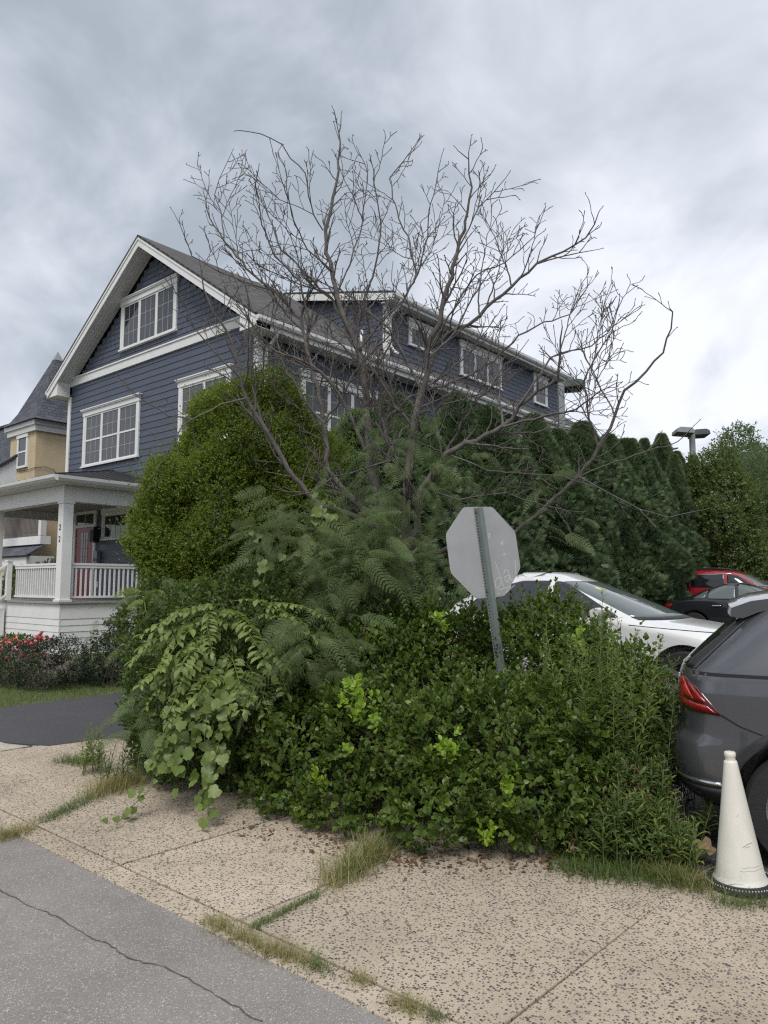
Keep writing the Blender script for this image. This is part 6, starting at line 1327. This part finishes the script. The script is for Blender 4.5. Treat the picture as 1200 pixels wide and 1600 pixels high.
# ------------------------------------------------------------------ weeds and grass along the pavement
def weed(px, py, dp, h, n, label, lean=(0, 0), leaf=0.06, m='weed', plume=False):
    """upright weed: several stems with narrow leaves in a spiral"""
    p = CP(px, py, dp); root = empty('tall_weed', (p[0], p[1], 0)); tag(root, label, 'weed', 'weeds at the edge of the lot'); pos, d, nv, sz = [], [], [], []; mb = MB()
    for k in range(n):
        o = rng.normal(size=3)*np.array([0.09, 0.09, 0]); hh = h*rng.uniform(0.75, 1.0); tl = np.array([lean[0]+rng.normal()*0.12, lean[1]+rng.normal()*0.12, 1.0])*hh
        mb.tube([tuple(o), tuple(o+tl*0.5+rng.normal(size=3)*0.01), tuple(o+tl)], [0.004, 0.003, 0.0015], 4, cap=False); m_ = int(hh/0.016)
        for j in range(m_):
            t = 0.2+0.8*j/m_; a = j*2.4+k; pos.append(o+tl*t); d.append((math.cos(a), math.sin(a), 0.55 if not plume else 0.9)); nv.append((-math.cos(a)*.4, -math.sin(a)*.4, 1)); sz.append(leaf*(1.15-0.75*t)*rng.uniform(0.8, 1.2))
    mb.build('stem', M['stem'], root)['kind'] = 'stuff'; leaf_part('foliage', tuple(np.array(x, float) for x in (pos, d, nv, sz)) + (rng.random(len(pos)),), L_NAR, M[m], root); return root
W = [(1000, 1150, 5.3, 1.22, 4, 'thick stand of weeds closing the gap right of the hedge', 0.09), (1040, 1230, 5.2, 0.6, 3, 'sparse weed stems below the tail light of the grey SUV', 0.09), (975, 1200, 5.0, 1.0, 4, 'leafy weed stalks against the right flank of the hedge', 0.095), (918, 1180, 4.95, 1.66, 6, 'tallest pale feathery goldenrod in front of the white windscreen', 0.10), (968, 1190, 4.85, 1.50, 7, 'goldenrod clump rising before the white bonnet', 0.10), (1015, 1200, 4.9, 1.2, 4, 'leafy weed clump between hedge and grey SUV', 0.10), (880, 1150, 5.1, 1.45, 8, 'goldenrod standing behind the hedge left of the windscreen', 0.095),
     (985, 1250, 4.7, 0.78, 4, 'upright weed clump at the right end of the hedge', 0.11), (1030, 1290, 4.7, 0.5, 4, 'weed clump beside the bumper of the grey SUV', 0.11), (1010, 1310, 4.5, 0.42, 12, 'low pale weed clump at the pavement edge near the cone', 0.12), (945, 1310, 4.55, 0.36, 12, 'low weed clump at the right foot of the hedge', 0.12), (1065, 1330, 4.45, 0.35, 9, 'short weeds left of the white cone', 0.07), (1045, 1180, 5.3, 1.0, 6, 'airy weed stems in front of the white car wheel', 0.04), (1080, 1130, 5.6, 0.95, 4, 'thin weed stems beside the tail light of the grey SUV', 0.035),
     (150, 1175, 6.6, 0.42, 14, 'bright green weed clump at the edge of the driveway', 0.08), (185, 1200, 6.25, 0.35, 10, 'low weed clump under the feathery sapling', 0.07)]
for q in W: weed(*q[:6], leaf=q[6], m='golden' if 'golden' in q[5] or 'pale' in q[5] or 'bright' in q[5] else 'weed')
WM = empty('weed_mass', tuple(CP(1020, 1250, 4.85)*np.array([1, 1, 0]))); tag(WM, 'tangled mass of mixed weeds between the hedge and the grey SUV', 'weeds', kind='stuff')
E5 = [ell(985, 1120, 5.45, 0.26, 0.26, 0.38), ell(1010, 1190, 5.3, 0.20, 0.20, 0.32), ell(1020, 1300, 4.85, 0.14, 0.14, 0.14), ell(975, 1250, 4.85, 0.22, 0.22, 0.26), ell(960, 1290, 4.62, 0.24, 0.22, 0.20), ell(1010, 1330, 4.55, 0.22, 0.20, 0.13), ell(900, 1300, 4.65, 0.20, 0.2, 0.15)]
P, Nn = sample_union(E5, 900, 0.2, 0.03, 0.10, 6, 7); q1 = shoots(P, Nn, 6, 0.22, 0.062, L_NAR, 0.8, 0.5); at_root(leaf_part('foliage', q1, quadleaf(0.26, 0.05, -0.15), M['weed'], WM), WM)
P, Nn = sample_union(E5, 260, 0.0, 0.03, 0.12, 6, 7); q1 = shoots(P, Nn, 7, 0.30, 0.05, L_NAR, 1.0, 0.4); at_root(leaf_part('foliage', q1, quadleaf(0.24, 0.05, -0.15), M['golden'], WM), WM)
P, Nn = sample_union(E5, 300, 0.3, 0.03, 0.10, 6, 7); q1 = shoots(P, Nn, 4, 0.2, 0.04, L_NAR, 0.3, 0.9); at_root(leaf_part('dead_leaves', q1, quadleaf(0.3, 0.1, -0.3), M['litter'], WM), WM)
P, Nn = sample_union(E5, 160, 0.0, 0.05); at_root(stems('stem', P, Nn, (*WM.location[:2], 0.0), 0.004, M['twig'], WM), WM)
def tuft(x0, y0, x1, y1, n, h, wd, m, label, sp=0.03, lean=1.3, group='grass tufts in the paving joints'):
    root = empty('grass_tuft', ((x0+x1)/2, (y0+y1)/2, 0)); tag(root, label, 'grass', group)
    cx_, cy_ = root.location.x, root.location.y
    def f():
        t = random.random(); return (x0+(x1-x0)*t-cx_+random.gauss(0, sp), y0+(y1-y0)*t-cy_+random.gauss(0, sp), -0.01)
    o = link('blades', blades(n, f, h, wd, lean, m, 'blades', 3, 0.5), root); o['kind'] = 'stuff'
def tuft_px(pxa, pya, pxb, pyb, *a, **k):
    A, B_ = ground(pxa, pya), ground(pxb, pyb); tuft(A[0], A[1], B_[0], B_[1], *a, **k)
def ground(px, py):
    a, b = cam_point(px, py, 1.0), CAM; t = CAM.z/(CAM.z-a.z); return (b.x+(a.x-b.x)*t, b.y+(a.y-b.y)*t)
tuft_px(515, 1390, 600, 1330, 900, 0.15, 0.0028, M['blade_dry'], 'large dry grass tuft at the foot of the hedge', sp=0.055); tuft_px(530, 1375, 610, 1320, 700, 0.13, 0.003, M['blade'], 'green grass mixed into the large tuft below the hedge', sp=0.06)
tuft_px(395, 1452, 500, 1398, 2600, 0.030, 0.0018, M['blade'], 'mossy grass strip filling the joint below the large tuft', sp=0.020, lean=0.8)
tuft_px(325, 1440, 360, 1455, 420, 0.06, 0.0018, M['blade_dry'], 'leftmost dry tuft along the road edge in the centre', sp=0.03)
tuft_px(365, 1462, 400, 1475, 420, 0.055, 0.0018, M['blade_dry'], 'second dry tuft along the road edge', sp=0.03); tuft_px(400, 1480, 480, 1505, 800, 0.06, 0.002, M['blade_dry'], 'long dry tuft along the road edge', sp=0.03)
tuft_px(485, 1505, 512, 1520, 260, 0.045, 0.002, M['blade'], 'small green tuft on the road edge', sp=0.025); tuft_px(555, 1530, 575, 1540, 220, 0.05, 0.0018, M['blade_dry'], 'straw coloured tuft on the road edge', sp=0.02)
tuft_px(615, 1565, 660, 1585, 420, 0.05, 0.0018, M['blade_dry'], 'dry tuft at the bottom edge of the road', sp=0.028); tuft_px(670, 1588, 690, 1596, 160, 0.045, 0.0018, M['blade'], 'tiny tuft nearest the camera', sp=0.02)
tuft_px(0, 1310, 42, 1297, 700, 0.07, 0.002, M['blade_dry'], 'dry grass at the left edge of the pavement', sp=0.05); tuft_px(65, 1285, 150, 1245, 1300, 0.055, 0.0022, M['blade'], 'grass strip growing along the left paving joint', sp=0.045)
tuft_px(150, 1245, 225, 1215, 1600, 0.13, 0.0026, M['blade_dry'], 'tall dry grass patch under the vine', sp=0.09); tuft_px(95, 1190, 150, 1195, 700, 0.10, 0.0026, M['blade'], 'grass at the corner of the driveway apron', sp=0.07)
tuft_px(880, 1360, 1080, 1385, 2200, 0.10, 0.0024, M['blade'], 'grass fringe along the pavement left of the cone', sp=0.07); tuft_px(1000, 1360, 1110, 1390, 900, 0.11, 0.0024, M['blade_dry'], 'dry grass in front of the cone', sp=0.06); tuft_px(1120, 1412, 1200, 1412, 700, 0.06, 0.002, M['blade'], 'grass around the foot of the cone', sp=0.05)
# dead leaves and litter
pos = []
for px, py, n_, s_ in ((520, 1318, 90, 40), (640, 1345, 130, 45), (900, 1350, 160, 60), (760, 1352, 60, 60), (980, 1355, 160, 50), (420, 1300, 40, 40)):
    for _ in range(n_):
        g_ = ground(px+rng.normal()*s_, py+rng.normal()*9); pos.append((g_[0], g_[1], 0.006+0.012*rng.random()))
pos = np.array(pos); k = len(pos); a = rng.uniform(0, 6.28, k)
o = link('leaf_litter', np_mesh('leaf_litter', *scatter(*L_OVA, pos, np.stack([np.cos(a), np.sin(a), rng.normal(size=k)*0.3], 1), nrm(UP+rng.normal(size=(k, 3))*0.4), rng.uniform(0.018, 0.042, k)), M['litter'])); tag(o, 'brown dead leaves scattered along the foot of the hedge', 'leaves', kind='stuff')
g_ = ground(652, 1333); bt = MB().lathe([(0.0, 0), (0.012, 0.001), (0.014, 0.006), (0.014, 0.05), (0.010, 0.062), (0.006, 0.068), (0.006, 0.08), (0.0, 0.081)], 14).build('plastic_bottle', M['plastic'], smooth=True); bt.location = (g_[0], g_[1], 0.014); bt.rotation_euler = (0, math.radians(88), math.radians(60)); tag(bt, 'small crushed clear plastic bottle lying under the hedge', 'bottle')
g_ = ground(1090, 1345); n_ = 9; pv = MB()
for i in range(n_):
    for j in range(n_): pv.v.append(((i/(n_-1)-0.5)*0.17, (j/(n_-1)-0.5)*0.11, 0.03+0.022*math.sin(i*1.7+j)+0.015*random.random()+0.02*(i/(n_-1))))
for i in range(n_-1):
    for j in range(n_-1): pv.f.append((i*n_+j, (i+1)*n_+j, (i+1)*n_+j+1, i*n_+j+1))
pb = pv.build('paper_bag', M['paper']); pb.location = (g_[0], g_[1], 0.04); pb.rotation_euler = (math.radians(20), 0, HEAD); tag(pb, 'crumpled brown paper lying left of the cone', 'paper')
